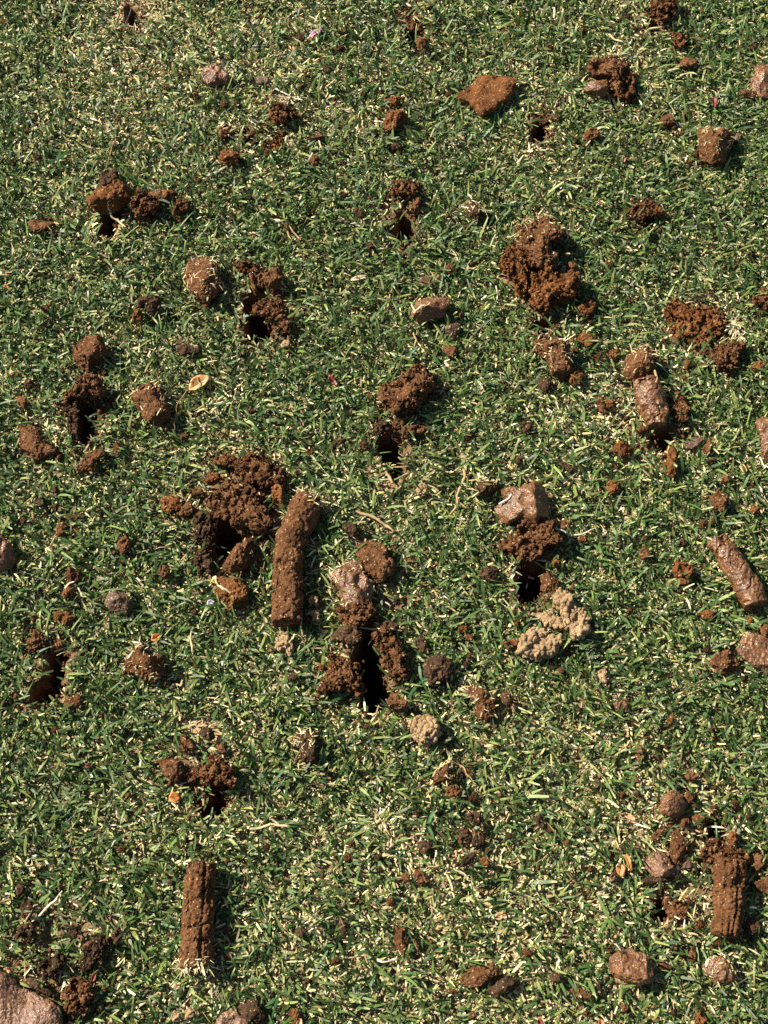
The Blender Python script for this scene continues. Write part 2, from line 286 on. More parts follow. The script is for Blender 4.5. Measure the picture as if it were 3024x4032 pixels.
# ------------------------------------------------------------------ what lies on the lawn
# frame | name | look | height over width | label | outline
CLODS = '''
A|soil_clod|s|.45|flat wet brown clod trailing a long thin dry stem|1300,465 1335,437 1400,430 1450,440 1488,475 1480,510 1440,545 1390,560 1345,550 1305,510
A|soil_clod|b*|.7|round clod with white rootlets above the crumb with the grey straw tube|1415,840 1440,805 1490,800 1505,850 1480,885 1430,885
A|soil_clod|r|.6|reddish crumbly clod touching a short grey straw tube|1415,1030 1445,990 1500,980 1545,1010 1540,1060 1490,1080 1430,1060
A|soil_clod|d|.8|dark smooth angular chunk leaning on top of the clod heap|655,1140 700,1105 745,1105 775,1160 745,1180 720,1210 685,1245 660,1235 640,1200
A|soil_clod|r|.6|broad crumbly red brown clod under the dark smooth chunk, pierced by a straw|580,1310 620,1250 690,1240 760,1190 830,1220 840,1290 780,1340 740,1380 650,1385 590,1350
A|soil_clod|c|.75|round crumbly clod beside the hole below the clod heap|850,1340 880,1285 950,1270 1020,1320 1020,1380 960,1410 880,1410
A|soil_clod|b|.7|twisted rope of soil lying behind the round crumbly clod|950,1250 1040,1240 1150,1240 1140,1290 1060,1300 980,1290
A|soil_clod|c|.8|crumbly clod with a white straw tip at the end of the soil rope|1130,1370 1160,1300 1210,1285 1235,1310 1210,1370 1180,1400 1130,1405
A|soil_flake|b|.4|flat brown flake lying alone left of the clod heap with a hole|190,1450 240,1435 340,1440 355,1460 290,1490 230,1500 200,1480
B|soil_clod|d|.8|small dark pointed crumb right beside the pink petal|262,245 290,205 318,235 310,265 275,270
B|soil_clod|b|.7|dark crumb clinging to the edge of a hole at the far end of the lawn|1040,270 1070,245 1115,265 1105,300 1070,330 1042,315
B|soil_clod|c|.4|ragged dark soil rim behind the hole at the far end of the lawn|945,130 1000,115 1080,115 1075,165 1010,180 960,170
B|soil_clod|r|.6|small reddish crumb just above a dark rounded clod near the big slab|850,660 880,632 940,635 940,665 905,690 860,690
B|soil_clod|r|.8|dark red rounded clod with a pale root stub at its side|840,750 870,715 940,712 980,745 960,790 905,835 850,850 835,810
B|soil_flake|S|.32|large flat smooth brown soil slab with straw on top|1295,625 1380,575 1440,505 1520,500 1690,505 1690,540 1620,640 1520,720 1470,745 1440,720 1400,660 1340,650
B|soil_clod|R|.3|low orange smear of loose soil below a dark clod|35,960 110,870 190,840 180,960 130,1000 50,1025
B|soil_clod|c|.5|dark clod with straws just above the orange soil smear|95,720 150,695 260,720 270,760 190,800 120,810
B|soil_flake|b|.5|thin brown soil flake right of the orange soil smear|330,890 380,865 440,865 450,890 380,905
B|soil_clod|b|.6|small brown crumb below the thin flake by the orange smear|340,1035 365,1000 400,1020 395,1065 350,1068
B|soil_clod|d|.6|small dark crumb lying midway below the dark red rounded clod|878,945 910,905 938,930 930,970 890,980
B|soil_flake|d|.35|narrow dark woody chip lying in grass below the pink petal|415,425 440,415 490,455 460,465
B|soil_clod|g|.35|small flat glossy grey crumb near the star of dry straw|0,525 30,500 80,510 85,540 40,552 5,545
B|soil_clod|c|.45|ragged dark soil cluster behind the straw-fringed hole|860,1230 900,1185 1000,1185 1050,1190 1030,1260 1010,1290 960,1280 900,1280
B|soil_clod|c|.5|crumbly bit of soil with pale fibres at the rim of the straw-fringed hole|1000,1340 1030,1295 1065,1310 1070,1360 1030,1390 1000,1380
B|soil_clod|b|.3|flat brown lip of soil at the near edge of the straw-fringed hole|910,1645 960,1610 1040,1615 1030,1659 960,1680
B|soil_clod|d*|.8|dark angular clod with a pale root across it, right of the straw-fringed hole|1355,1340 1380,1295 1430,1310 1480,1370 1470,1410 1420,1440 1370,1390
B|soil_clod|d|.5|dark flat crumb left of the straw-fringed hole|620,1350 660,1338 700,1360 695,1395 650,1400
B|soil_clod|d|.6|dark crumb in front and left of the straw-fringed hole|715,1580 740,1560 770,1580 765,1615 725,1620
B|soil_clod|b|.8|small upright reddish crumb joined to two forking straws|180,1440 200,1425 218,1450 225,1500 190,1500
C|soil_clod|c|.4|loose soil heap behind the hole at the far right|900,30 1000,0 1060,20 1040,120 960,150 910,110
C|soil_clod|c|.35|scatter of brown crumbs right of the hole at the far right|1035,260 1080,210 1140,230 1140,280 1090,310 1045,300
C|soil_clod|c|.55|broad brown clod half covered by a mat of tan fibres|490,460 560,400 640,390 720,420 790,500 800,600 740,630 690,610 660,560 640,520 540,500
C|soil_clod|s|.6|smooth wedge of soil leaning against the fibre-covered clod|470,580 530,530 590,525 625,570 600,620 540,610 490,605
C|soil_clod|b|.6|rough brown crumb right of the mat of tan fibres|1085,400 1120,370 1195,400 1190,430 1130,440 1090,430
C|soil_clod|s|.5|reddish wet clod cut by the right edge, level with the slab|1530,510 1580,450 1630,405 1659,405 1720,450 1720,620 1620,620 1560,580
C|soil_flake|b|.5|small flat clod just left of the wet clod cut by the edge|1470,590 1540,575 1580,600 1560,640 1490,615
C|soil_clod|c|.6|crumbly brown lump on the far rim of the grass-ringed hole|170,750 200,710 255,715 265,760 230,790 185,785
C|soil_clod|r|.5|rounded reddish crumb right of the grass-ringed hole|460,860 480,840 550,835 555,890 510,915 470,905
C|soil_clod|b|.6|triangular brown crumb behind the big round ball of soil|960,775 985,735 1030,740 1060,780 1040,800 980,810
C|soil_clod|b*|.85|big round ball of soil with short straws under it|1215,860 1280,835 1370,845 1415,880 1415,960 1370,1040 1290,1060 1220,1010 1205,930
C|soil_clod|g|.55|small greyish lump touching the big round ball of soil|1435,890 1470,858 1505,880 1480,915 1445,925
C|soil_clod|c|.35|crumbly soil spill above a small dark hole on the right|750,1390 800,1350 880,1320 960,1360 970,1400 880,1420 820,1440 770,1420
S|soil_clod|c*|.55|top clod of the large red brown heap, straw on its crown|1118,492 1140,476 1175,470 1200,480 1214,505 1208,530 1192,545 1195,580 1165,590 1140,570 1120,540
S|soil_clod|R|.6|left clod of the large red brown heap|1075,575 1090,545 1115,535 1140,560 1145,600 1140,640 1115,650 1108,620 1090,595
S|soil_clod|R|.5|lowest clod of the large red brown heap, above its hole|1140,600 1185,595 1215,605 1240,600 1245,620 1235,650 1195,655 1180,675 1155,670 1145,640
F|soil_clod|b|.7|small lump with a pale rootlet beside the large red brown heap|360,60 395,35 430,70 425,105 380,100
F|soil_clod|r|.5|reddish crumbly piece just below the large red brown heap|430,330 480,290 540,300 560,330 520,370 450,380
F|soil_core|b*|.8|stubby leaning soil core with straw on its upper end|140,580 200,520 280,530 350,580 380,680 380,750 330,795 260,770 240,690 190,630
F|soil_clod|r|.5|ragged reddish clod right of the stubby leaning core|430,510 470,500 560,540 540,580 480,590 430,560
F|soil_clod|o|.7|round orange pebble of soil at the foot of the stubby leaning core|370,780 410,745 470,755 475,800 430,830 380,825
F|soil_clod|d|.5|dark flat clod left of the round orange soil pebble|145,800 200,775 260,810 265,850 215,870 180,840
F|soil_clod|R|.16|wide flat smear of red soil pressed into the grass|1000,300 1060,285 1090,330 1180,350 1300,360 1380,420 1360,500 1300,560 1200,570 1100,560 1040,500 1020,440
F|soil_clod|c|.5|crumbly clod at the lower corner of the wide red smear|1290,600 1360,570 1450,560 1520,590 1480,640 1470,700 1400,740 1340,720 1310,650
F|soil_flake|b|.5|narrow soil flake left of the crumbly clod by the red smear|1180,705 1250,690 1280,705 1250,725
F|soil_clod|b|.7|upright brown crumb between the red smear and the broken core|1110,690 1130,650 1155,680 1155,720 1125,735
F|soil_clod|c|.5|flat crumbly bit just left of the top of the broken core|600,640 640,610 685,625 680,660 630,670
F|soil_core|b*|.8|upper half of the broken wet core, with straw on top|735,700 745,640 800,600 880,610 940,660 920,720 880,770 800,800 750,770
F|soil_clod|c|.4|loose soil heaped along the right side of the broken wet core|1030,920 1090,890 1140,940 1150,1030 1110,1080 1050,1060
F|soil_clod|b|.5|crumb left of the hole at the foot of the broken core|795,1145 830,1110 875,1130 865,1165 815,1175
F|soil_clod|o|.6|orange shiny lump left of the hole under the broken core|645,1240 690,1215 740,1200 790,1240 770,1285 710,1295 660,1275
F|soil_clod|o|.7|pointed rusty wedge of soil in front of the broken core hole|1015,1250 1050,1235 1080,1270 1060,1330 1055,1420 1040,1460 990,1420 975,1360 1010,1310
F|soil_flake|g|.4|grey glossy flat flake right of the broken core hole|1110,1210 1170,1190 1240,1180 1220,1220 1170,1250 1130,1245
F|soil_clod|b|.6|brown crumb at the right tip of the grey glossy flake|1235,1245 1270,1200 1310,1210 1300,1260 1260,1285
F|soil_clod|b|.6|long upright soil sliver left of the broken wet core|545,890 580,880 600,960 610,1020 570,1010 555,960
F|soil_clod|r|.6|small reddish crumb touching the long upright soil sliver|605,930 650,915 670,950 650,980 620,975
F|soil_clod|r|.7|reddish round crumb alone below the orange shiny lump|615,1475 650,1450 710,1455 710,1490 690,1530 640,1545 620,1510
F|soil_clod|d|.6|dark small clod in the straw patch left of the sliver|48,1105 80,1075 130,1085 125,1125 80,1140
F|soil_clod|d|.6|dark small crumb beneath the straw patch, above the dark clod with roots|10,1325 40,1290 80,1310 70,1345 25,1350
F|soil_flake|d|.5|narrow dark slanting soil flake below the straw patch|280,1310 340,1330 395,1380 370,1400 320,1360
F|soil_clod|r|.5|reddish fragment by the right edge below the red smear|1550,720 1590,680 1640,665 1650,690 1610,750 1570,745
F|soil_clod|c|.4|crumbly clods cut by the right edge above the pale straw tuft|1550,270 1620,240 1680,210 1720,300 1640,350 1570,320
F|soil_flake|d|.5|small dark slanting chip right of the broken core|1520,890 1560,855 1570,880 1540,920
F|soil_core|s|.5|wet core standing on the right edge beside a white root|1575,1095 1620,1065 1720,1070 1740,1330 1640,1330 1610,1270 1615,1180
F|soil_clod|b|.65|oval brown clod with a rootlet above the long shiny core|1290,1560 1330,1500 1380,1530 1400,1600 1370,1650 1310,1640
F|soil_clod|b|.65|small brown lump just above the oval clod with a rootlet|1340,1440 1370,1400 1405,1425 1400,1470 1360,1485
F|soil_clod|r|.7|rusty shard with a thin twig near the right edge|1540,1648 1565,1610 1600,1625 1595,1665 1560,1678
D|soil_clod|b*|.8|acorn shaped clod speckled white with a straw crown|1200,110 1240,40 1310,15 1380,40 1420,130 1420,200 1370,260 1330,310 1290,310 1260,240 1210,180
D|soil_clod|d|.6|dark bent clod resting on a smaller reddish one|890,290 960,265 1030,280 1035,340 1000,380 960,370 940,310 890,325
D|soil_clod|r|.7|small reddish clod beneath the dark bent one|850,400 890,340 940,370 920,420 870,435
D|soil_core|b|.7|rough block of core lying alone left of the curled dark flake|430,630 520,560 600,525 690,550 735,590 700,640 600,680 570,725 510,720 460,670
D|soil_clod|d|.6|small dark clod above the oblong crumb near the left edge|150,830 190,800 230,820 220,855 170,860
D|soil_clod|d|.6|flat dark crumb with tan top upper left of the rough core block|255,340 285,318 325,325 322,360 280,365
D|soil_clod|c|.6|crumbly arch of soil over the hole beside the short core stub|510,820 560,790 650,820 680,900 660,950 580,930 480,950 430,960 430,900 500,870
D|soil_clod|D|.6|dark crumbly wall of soil left of the hole under the arch|430,960 510,970 520,1100 510,1220 470,1200 450,1100 415,1000
D|soil_core|b|.55|curved slice of core with a notch, near the left edge|125,1110 190,1080 260,1100 250,1160 300,1210 370,1255 290,1280 230,1310 170,1310 130,1220
D|soil_clod|b|.5|angular flat clod in front of the arched hole|470,1380 520,1320 600,1270 680,1260 680,1300 620,1340 620,1390 540,1400
D|soil_clod|b|.8|narrow upright crumb in white straws below the arched hole|735,1250 745,1200 775,1200 780,1260 775,1295 740,1290
D|soil_core|b*|.8|short fat core stub with straw along its upper rim|840,880 870,830 960,820 1010,830 1060,900 1100,980 1100,1030 1030,1080 960,1060 900,980
D|soil_clod|b|.6|oblong dark crumb near the left edge above the notched slice|85,900 130,895 180,940 185,985 150,995 110,950
D|soil_flake|d|.4|curled dark flake of soil above the orange leaf|1140,610 1180,575 1240,590 1310,620 1300,630 1230,640 1190,655 1150,630
D|soil_clod|d|.6|dark crumb below the leaf stalk beside the short core stub|1155,1160 1190,1140 1225,1155 1215,1180 1170,1185
D|soil_clod|d|.5|dark crumb low at the left below the notched slice|215,1590 245,1550 285,1570 280,1610 235,1620
P1|soil_clod|c|.45|large crumbly red brown mass spread above the root-filled hole|335,100 380,60 440,90 520,60 600,80 640,110 685,150 670,220 600,240 540,230 480,200 460,160 400,130 340,120
P1|soil_clod|r|.6|reddish lump at the right end of the crumbly mass|630,230 690,225 712,260 700,320 650,330 640,280
P1|soil_clod|r|.55|smooth red brown clod left of the crumbly mass|265,220 300,185 360,170 385,195 360,220 310,240 280,245
P1|soil_clod|r|.6|round brown clod farthest left of the crumbly mass|35,330 60,290 100,285 155,340 140,365 80,370 40,350
P1|soil_clod|b|.6|crumb right beside the round brown clod left of the mass|140,380 170,340 220,335 230,370 200,400 150,400
P1|soil_clod|c|.5|thin ragged strip of soil below the smooth red brown clod|200,270 240,255 300,270 300,295 250,300
P1|soil_clod|c|.35|rooty bed of loose soil on the far rim of the root-filled hole|320,330 340,280 420,260 500,250 560,300 560,340 600,380 640,440 640,500 580,500 520,470 450,480 420,430 340,420
P1|soil_clod|D|.4|dark crumbly soil with hanging roots left of the root-filled hole|225,440 260,400 330,400 340,470 310,560 240,560 225,500
P1|soil_clod|D|.45|dark fibrous soil at the near left of the root-filled hole|230,600 300,570 330,600 320,690 260,720 230,660
P1|soil_core|b|.7|tapering finger of soil slanting out of the root-filled hole|385,650 420,590 490,550 550,495 560,520 530,570 510,640 500,690 450,715 390,700
P1|soil_clod|r|.55|rounded reddish clod crossed by a pale tan root|310,760 350,720 420,705 460,740 515,790 510,830 460,860 430,900 390,910 420,870 350,840 315,800
P1|soil_clod|d|.7|small dark upright crumb left of the root-filled hole|25,690 50,655 80,690 80,725 45,725
H|worm_cast|t|.6|tan granular worm cast at the foot of the tallest bent core|120,850 160,795 210,785 240,830 240,890 220,940 190,900 140,890
H|worm_cast|t|.6|small tan worm cast pellet beside the lower part of the tallest bent core|330,560 365,535 410,560 405,600 350,610
H|worm_cast|t|.6|lower tan worm cast pellet right of the base of the tallest bent core|355,660 385,640 415,660 410,700 370,710
P2|soil_clod|d|.8|dark knob of soil standing above the moss topped core|255,45 280,20 320,30 335,60 310,105 285,95
P2|soil_core|b|.7|thick speckled core piece right of the moss topped core|325,150 370,125 430,105 470,140 500,190 530,250 525,310 480,350 450,360 430,320 390,300 370,230 340,190
P2|soil_core|s*|.7|wet core topped with pale moss and straw above the double hole|185,290 225,235 300,228 355,250 385,310 420,360 420,430 380,470 300,480 265,440 245,380 205,330
P2|soil_clod|c|.6|crumbly clod at the foot of the moss topped core|245,480 300,470 390,460 440,500 430,550 360,575 280,580 250,540
P2|soil_clod|d|.5|dark ragged clod left of the upper part of the double hole|180,620 240,590 350,585 360,640 330,720 290,700 280,665 210,650
P2|soil_clod|c|.5|crumbly soil wall right of the double hole|400,620 480,600 540,640 560,700 600,760 600,850 520,870 500,800 480,740 430,690
P2|soil_clod|d|.6|small clod at the right end of the straw bridging the double hole|440,580 490,545 540,560 560,600 500,610
P2|soil_clod|c|.5|ragged brown mass with straws left of the lower part of the double hole|135,900 180,830 190,740 250,750 330,790 340,850 390,920 350,950 290,920 240,920 170,950 140,930
P2|soil_flake|r|.5|small slanting reddish flake left of the double hole|105,795 130,780 170,800 150,820 120,812
P2|soil_clod|b|.5|fibrous clod at the near right corner of the double hole|490,980 530,940 590,980 600,1020 520,1040
P2|soil_clod|d|.65|dark layered clod right of the double hole, above a ring shaped cast|690,800 710,750 760,730 815,735 845,790 820,850 790,900 730,890 695,850
P2|soil_clod|d|.7|small dark clod upper left of the dark layered clod|650,660 680,630 710,650 705,700 680,720 655,690
P2|worm_cast|t|.55|ring shaped tan worm cast with a dark centre pit|610,1110 650,1070 710,1055 750,1090 780,1150 760,1190 700,1224 650,1200 620,1150
H|soil_clod|d|.65|dark fuzzy clod left of the grass beside the white-flaked hole|1440,410 1480,370 1550,350 1580,390 1530,440 1490,440
H|soil_clod|b|.6|reddish crumb lying alone right of the thick speckled core piece|980,315 1010,290 1042,305 1035,335 995,340
H|soil_clod|r|.6|reddish crumb upper of two below the fuzzy clod|1303,755 1335,725 1370,740 1360,775 1315,778
H|soil_clod|b|.6|brown crumb lower of two below the fuzzy clod|1345,805 1375,778 1415,792 1400,825 1360,828
H|soil_clod|b|.5|brown flake at the left foot of the slumped tan cast|1610,850 1659,830 1690,870 1640,900
H|soil_clod|d|.7|dark small clod far left of the double hole|205,1075 230,1045 270,1065 265,1095 220,1105
H|soil_clod|b*|.5|matted tuft of pale straw and soil right of the ring shaped cast|1360,1120 1420,1080 1490,1130 1560,1190 1550,1280 1500,1340 1430,1300 1420,1220 1370,1180
H|soil_clod|d|.6|dark fragment right of the matted straw tuft|1580,1170 1640,1160 1665,1230 1650,1290 1600,1240
H|soil_clod|d*|.7|dark clod with grass and white straw stuck to its left side|215,1490 270,1430 330,1420 385,1450 385,1560 380,1640 330,1640 300,1590 280,1540 230,1520
H|soil_clod|d|.5|dark scrap of soil touching the ring shaped cast|1190,1485 1225,1440 1275,1460 1265,1500 1210,1510
G|soil_core|s|.75|glossy core end cut by the left edge|-60,180 10,165 60,200 95,270 105,330 70,365 0,375 -60,360
G|soil_clod|b|.7|angular brown clod between the edge core and the root-filled hole|755,230 790,170 850,160 870,180 830,250 790,275
G|soil_clod|b|.65|rounded clod with a pale rootlet, upper of two|420,400 450,365 510,380 530,420 490,460 430,470
G|soil_clod|r|.65|rounded clod with a pale rootlet, lower of two|395,520 430,485 480,490 470,540 420,555
G|soil_clod|o|.5|ragged orange brown clod above the long black hole|345,670 390,635 450,660 495,690 470,725 420,740 360,715
G|soil_clod|g|.5|smooth glossy grey oval clod catching the sun|675,590 710,525 780,515 840,540 860,590 845,640 800,660 730,645 690,620
G|soil_core|b*|.75|blocky core piece with grass clippings stuck on its face|790,960 830,870 890,860 960,890 1050,950 1050,1030 1000,1100 950,1090 880,1050 810,1030
G|soil_clod|b|.7|small upright crumb right of the glossy oval clod|1020,370 1045,335 1090,360 1090,420 1050,430
G|soil_clod|c|.5|crumbly soil left of the top of the long black hole|175,850 220,770 270,780 290,840 230,900 200,910
G|soil_clod|c|.5|crumbly soil capping the top of the long black hole|310,830 350,800 410,800 420,840 370,870 320,880
G|soil_clod|b|.4|soil lump at the near right corner of the long black hole|410,1230 460,1180 520,1190 510,1250 440,1280
G|soil_clod|b|.6|brown crumb below the dark reddish stick near the left edge|350,100 380,65 440,70 430,100 370,115
G|soil_clod|r|.7|small reddish round crumb just below the crumb by the dark stick|360,140 385,108 420,125 415,165 375,168
G|soil_flake|d|.4|dark reddish stick shaped flake lying level in the grass|370,30 430,10 540,10 530,30 400,45
G|soil_clod|d|.6|dark lump resting on the patch of pale sand|1280,1420 1320,1395 1370,1410 1400,1460 1360,1485 1310,1460
G|soil_clod|c|.6|crumbly clod at the left edge of the pale sand patch|1170,1480 1200,1440 1230,1480 1250,1530 1210,1560 1170,1530
G|soil_clod|b|.6|brown crumb at the near side of the pale sand patch|1412,1530 1440,1495 1470,1520 1462,1565 1420,1570
G|soil_clod|b|.6|rounded clod beside an orange curled leaf|1040,1620 1080,1580 1140,1580 1200,1640 1190,1700 1140,1760 1060,1710
Q3|soil_clod|c|.5|crumbly brown mass above the hole near the orange curled leaf|75,390 110,350 190,330 190,290 250,270 310,320 330,390 375,440 360,490 300,460 230,460 170,470 90,420
P3|soil_clod|s|.55|wet lumpy clod with white roots above the white-flaked hole|195,270 250,220 240,160 265,125 310,170 420,140 500,150 530,190 520,250 500,320 430,370 360,330 280,350 210,330
P3|soil_clod|c|.45|broken straw-mixed clod on the far rim of the white-flaked hole|230,480 280,450 340,390 400,370 470,400 540,390 550,440 590,480 580,530 520,500 490,550 420,580 370,610 330,610 350,530 290,520 240,510
P3|soil_clod|d*|.8|round dark clod with pale roots at its foot, left of the wet lumpy clod|52,185 85,110 135,78 190,100 203,150 160,195 90,200
P3|soil_clod|b|.6|small brown clod right of the wet lumpy clod at a white root|580,370 600,340 640,345 650,375 610,395
P3|soil_clod|r|.6|dark red scrap under the end of the long white root|682,450 715,432 748,455 735,475 695,470
P3|soil_clod|o|.7|small orange crumb right of the white-flaked hole|530,595 552,570 588,590 578,622 542,625
P3|soil_clod|b|.5|brown soil wall between the white-flaked hole and the tan cast|470,690 520,670 570,720 560,770 500,790 470,770
P3|worm_cast|t|.6|large tan worm cast of rounded granules, taller right pile|540,800 580,770 660,800 670,860 730,880 755,940 740,1000 700,1045 650,1030 660,990 620,960 590,900 550,860
P3|worm_cast|t|.35|low tan worm cast bridging two larger piles|420,910 500,890 600,930 620,990 560,1000 480,960
P3|worm_cast|t|.55|large tan worm cast, lower slumped pile|340,1130 350,1070 400,1000 450,990 520,1030 590,1030 590,1090 540,1150 500,1140 440,1180 380,1150
P3|soil_flake|r|.4|brown flake left of the lower slumped tan cast|250,1085 290,1055 345,1050 330,1090 270,1125
I|worm_cast|t|.5|small pale tan scrap alone in the grass right of the slumped cast|540,1080 560,1040 600,1005 620,1045 610,1110 570,1110
I|soil_clod|r|.7|triangular reddish clod left of the long shiny core|1030,330 1090,295 1160,350 1190,380 1180,440 1130,470 1080,430 1040,380
I|soil_clod|b|.6|small brown upright clod left of the triangular reddish one|825,260 850,225 890,260 905,310 870,325 835,300
I|soil_clod|r|.6|flat topped reddish crumb below the triangular clod|1205,655 1260,625 1310,650 1310,690 1250,690
I|soil_core|b|.65|stubby left lobe of the forked core at the right edge|1265,980 1330,930 1440,900 1470,960 1460,1020 1390,1040 1300,1030
I|soil_core|s|.6|glossy upper lobe of the forked core at the right edge|1440,880 1500,800 1560,800 1659,850 1800,900 1800,1050 1659,1030 1560,1000 1490,950
I|soil_clod|o|.7|tiny rust orange crumb at the tip of the long shiny core|1520,690 1540,660 1565,690 1550,740 1530,720
I|soil_clod|b|.7|brown crumb on the right edge between two cores|1605,750 1650,730 1700,760 1690,810 1630,810
I|soil_clod|s|.5|smooth dark oval pebble of soil alone on green grass|655,1250 700,1215 750,1220 770,1250 750,1290 690,1290
I|soil_clod|r|.7|small reddish upright crumb right of the smooth oval pebble|1000,1350 1020,1320 1050,1315 1045,1360 1020,1385
I|soil_clod|b|.7|upright brown clod below the smooth oval pebble|795,1530 830,1515 860,1550 865,1610 840,1635 810,1610
P4|soil_flake|p|.30|big glossy pinkish slab of wet soil in the near left corner|-80,560 0,575 50,620 100,660 200,690 290,750 330,780 320,860 300,960 -80,960
P4|soil_clod|c|.55|broad crumbly clod attached to the right of the pinkish slab|330,680 370,630 430,610 480,650 500,710 480,780 420,800 350,790
P4|soil_clod|d|.5|dark ridge of soil along the far edge of the pinkish slab|85,610 150,600 240,660 310,720 300,740 220,690 120,640
P4|soil_clod|D|.55|dark crumbly clod with white straws above the pinkish slab|200,520 260,500 330,480 350,540 300,590 230,630 200,580
P4|soil_clod|D|.65|tall dark crumbly clod slanting beside a red husk|430,550 450,490 500,390 560,375 580,430 550,500 500,560 440,600
P4|soil_clod|D|.7|thin dark upright clod right of the tall slanting one|600,430 610,370 640,335 655,380 640,430 615,440
P4|soil_clod|d|.8|small clod with an orange bit on top left of the slanting clod|365,370 390,330 420,350 415,395 380,400
P4|soil_clod|D|.6|dark clod at the foot of the thick white stick|80,390 120,330 170,320 185,380 150,410 100,405
P4|soil_clod|D|.6|dark clod behind the thick white stick|110,250 130,200 165,200 180,260 150,310 120,290
P4|soil_clod|D|.5|dark crumbs around the yellow stem near the left edge|70,150 90,115 130,120 125,160 95,180
Q6|soil_clod|d|.5|dark flat clod lying over a glossy speckled one at the bottom|245,520 300,450 350,430 410,470 450,560 510,590 450,600 400,632 340,620 280,580
Q6|soil_clod|p|.4|glossy speckled reddish clod cut by the bottom edge|110,600 150,550 220,525 270,560 330,600 330,690 100,690
Q6|soil_clod|r|.7|reddish clod with a pale leaf tip at the bottom edge|640,560 670,515 710,530 730,580 700,630 660,640
J|worm_cast|t|.6|tan cast pellets left of the glossy speckled clod at the bottom|1105,1600 1135,1565 1165,1590 1160,1630 1120,1640
J|worm_cast|t|.5|small tan cast in straw below the foot of the near upright core|1190,1580 1230,1545 1275,1570 1260,1615 1210,1620
J|soil_clod|d|.5|dark flat crumb left of the near upright core|1070,740 1100,710 1135,740 1090,765
J|soil_clod|d|.6|small dark clod in the shadow right of the near upright core|1440,1030 1475,1020 1495,1050 1470,1075 1445,1070
Q5|soil_clod|b*|.6|fibrous standing wedge of soil and straw with a ragged top|90,430 140,330 200,290 245,270 235,370 210,460 150,460 100,450
Q5|soil_clod|r|.6|reddish round clod at the foot of the fibrous wedge|190,530 210,470 270,455 310,490 310,545 240,540
Q5|soil_clod|s|.6|small clod gripped by a tan root right of the fibrous wedge|330,330 370,320 410,370 405,420 370,410 345,380
Q5|soil_clod|D|.55|uppermost dark clod of the string below the fibrous wedge|350,690 400,650 460,680 470,740 410,745 370,720
Q5|soil_clod|D|.6|dark clod at the left side of the string of dark clods|280,820 330,780 390,820 370,870 310,870
Q5|soil_clod|D|.6|tallest dark clod in the string of dark clods|400,870 430,790 470,750 500,810 500,860 460,930 400,930
Q5|soil_clod|r|.55|reddish crumb at the right end of the string of dark clods|450,1020 490,1000 530,1040 520,1080 470,1070
Q5|soil_clod|D|.45|lowest dark clod of the string, beside crossed straws|260,1080 330,1010 400,960 430,990 380,1060 340,1100
Q5|soil_clod|d|.55|dark wet clod left of the string of dark clods|-20,900 30,870 100,910 120,950 60,975 0,960
K|soil_clod|b|.5|crooked brown clod left of the crossed straws|1020,690 1050,640 1080,670 1110,720 1135,745 1090,780 1050,745
K|soil_clod|b|.45|small brown scrap left of the crooked brown clod|920,730 960,680 1010,690 1000,720 960,740
K|soil_clod|b|.6|spindle shaped brown clod standing in straw coloured grass|910,1030 925,1010 960,1050 980,1110 970,1180 950,1220 920,1180 890,1130
K|soil_flake|b|.6|thin brown sliver right of the spindle shaped clod|1020,1100 1035,1095 1055,1150 1055,1240 1040,1180
K|soil_core|b|.75|fat left half of a snapped core near the bottom|1330,1360 1370,1310 1440,1285 1520,1285 1580,1310 1595,1350 1540,1380 1470,1400 1400,1415 1345,1400
K|soil_core|d|.75|smaller right half of the snapped core near the bottom|1505,1430 1550,1390 1640,1345 1700,1360 1725,1395 1690,1420 1640,1420 1600,1465 1540,1490 1510,1470
K|soil_clod|d|.5|ragged dark scrap in straw, upper left of the spindle clod|515,1000 560,985 600,1010 590,1050 560,1080 545,1040
K|soil_clod|d|.5|dull dark scrap left of the ragged scrap in straw|255,1060 300,1030 330,1060 310,1100 270,1100
K|soil_flake|d|.6|narrow dark upright flake in grass right of the near upright core|415,720 425,650 440,650 437,720
K|soil_clod|b|.5|flat brown crumb below the snapped core at the bottom|1370,1600 1400,1575 1440,1590 1430,1620 1390,1625
P5|soil_clod|s|.6|swirled wet clod above the flat strip of soil|265,210 300,140 360,105 410,130 435,200 420,260 380,290 320,260 280,240
P5|soil_clod|b|.6|short brown link between the swirled clod and the flat strip|390,330 410,260 450,240 455,300 420,365
P5|soil_core|b|.6|flat upright strip of soil right of the pale glossy clod|340,420 370,340 420,390 435,460 420,540 370,580 340,520
P5|soil_clod|p|.45|pale glossy clod beside the flat upright strip|180,540 220,480 270,470 310,510 340,560 395,590 390,630 310,640 220,630 190,580
P5|soil_flake|d|.5|ragged rim of soil under the pale glossy clod|160,660 220,640 300,650 390,640 380,665 280,670 210,700 170,710
P5|soil_clod|b|.7|round crumb right of the swirled wet clod|425,140 450,105 495,125 490,160 450,175
P5|soil_clod|r|.6|smooth brown lump below the round crumb by the swirled clod|470,280 500,250 555,265 550,305 500,315
P5|soil_flake|b|.4|slanting flat flake left of the flat upright strip|218,395 260,350 300,320 300,350 260,400 225,415
P5|soil_clod|c|.5|crumbly crown of soil on top of the grooved core|535,480 570,420 640,400 700,450 760,480 830,490 830,560 760,560 650,560 600,560 540,510
P5|soil_clod|r|.6|orange brown lump behind the crown of the grooved core|690,400 720,360 770,400 760,440 710,445
P5|soil_clod|b|.6|brown clod right of the crown of the grooved core|855,520 890,490 940,510 930,580 880,600 860,560
P5|soil_clod|b|.6|brown clod on the right edge beside the grooved core|865,680 900,650 960,640 1000,700 980,770 900,730
P5|soil_clod|d|.6|dark clod at the lower right foot of the grooved core|790,960 840,900 880,880 910,930 880,990 830,1000
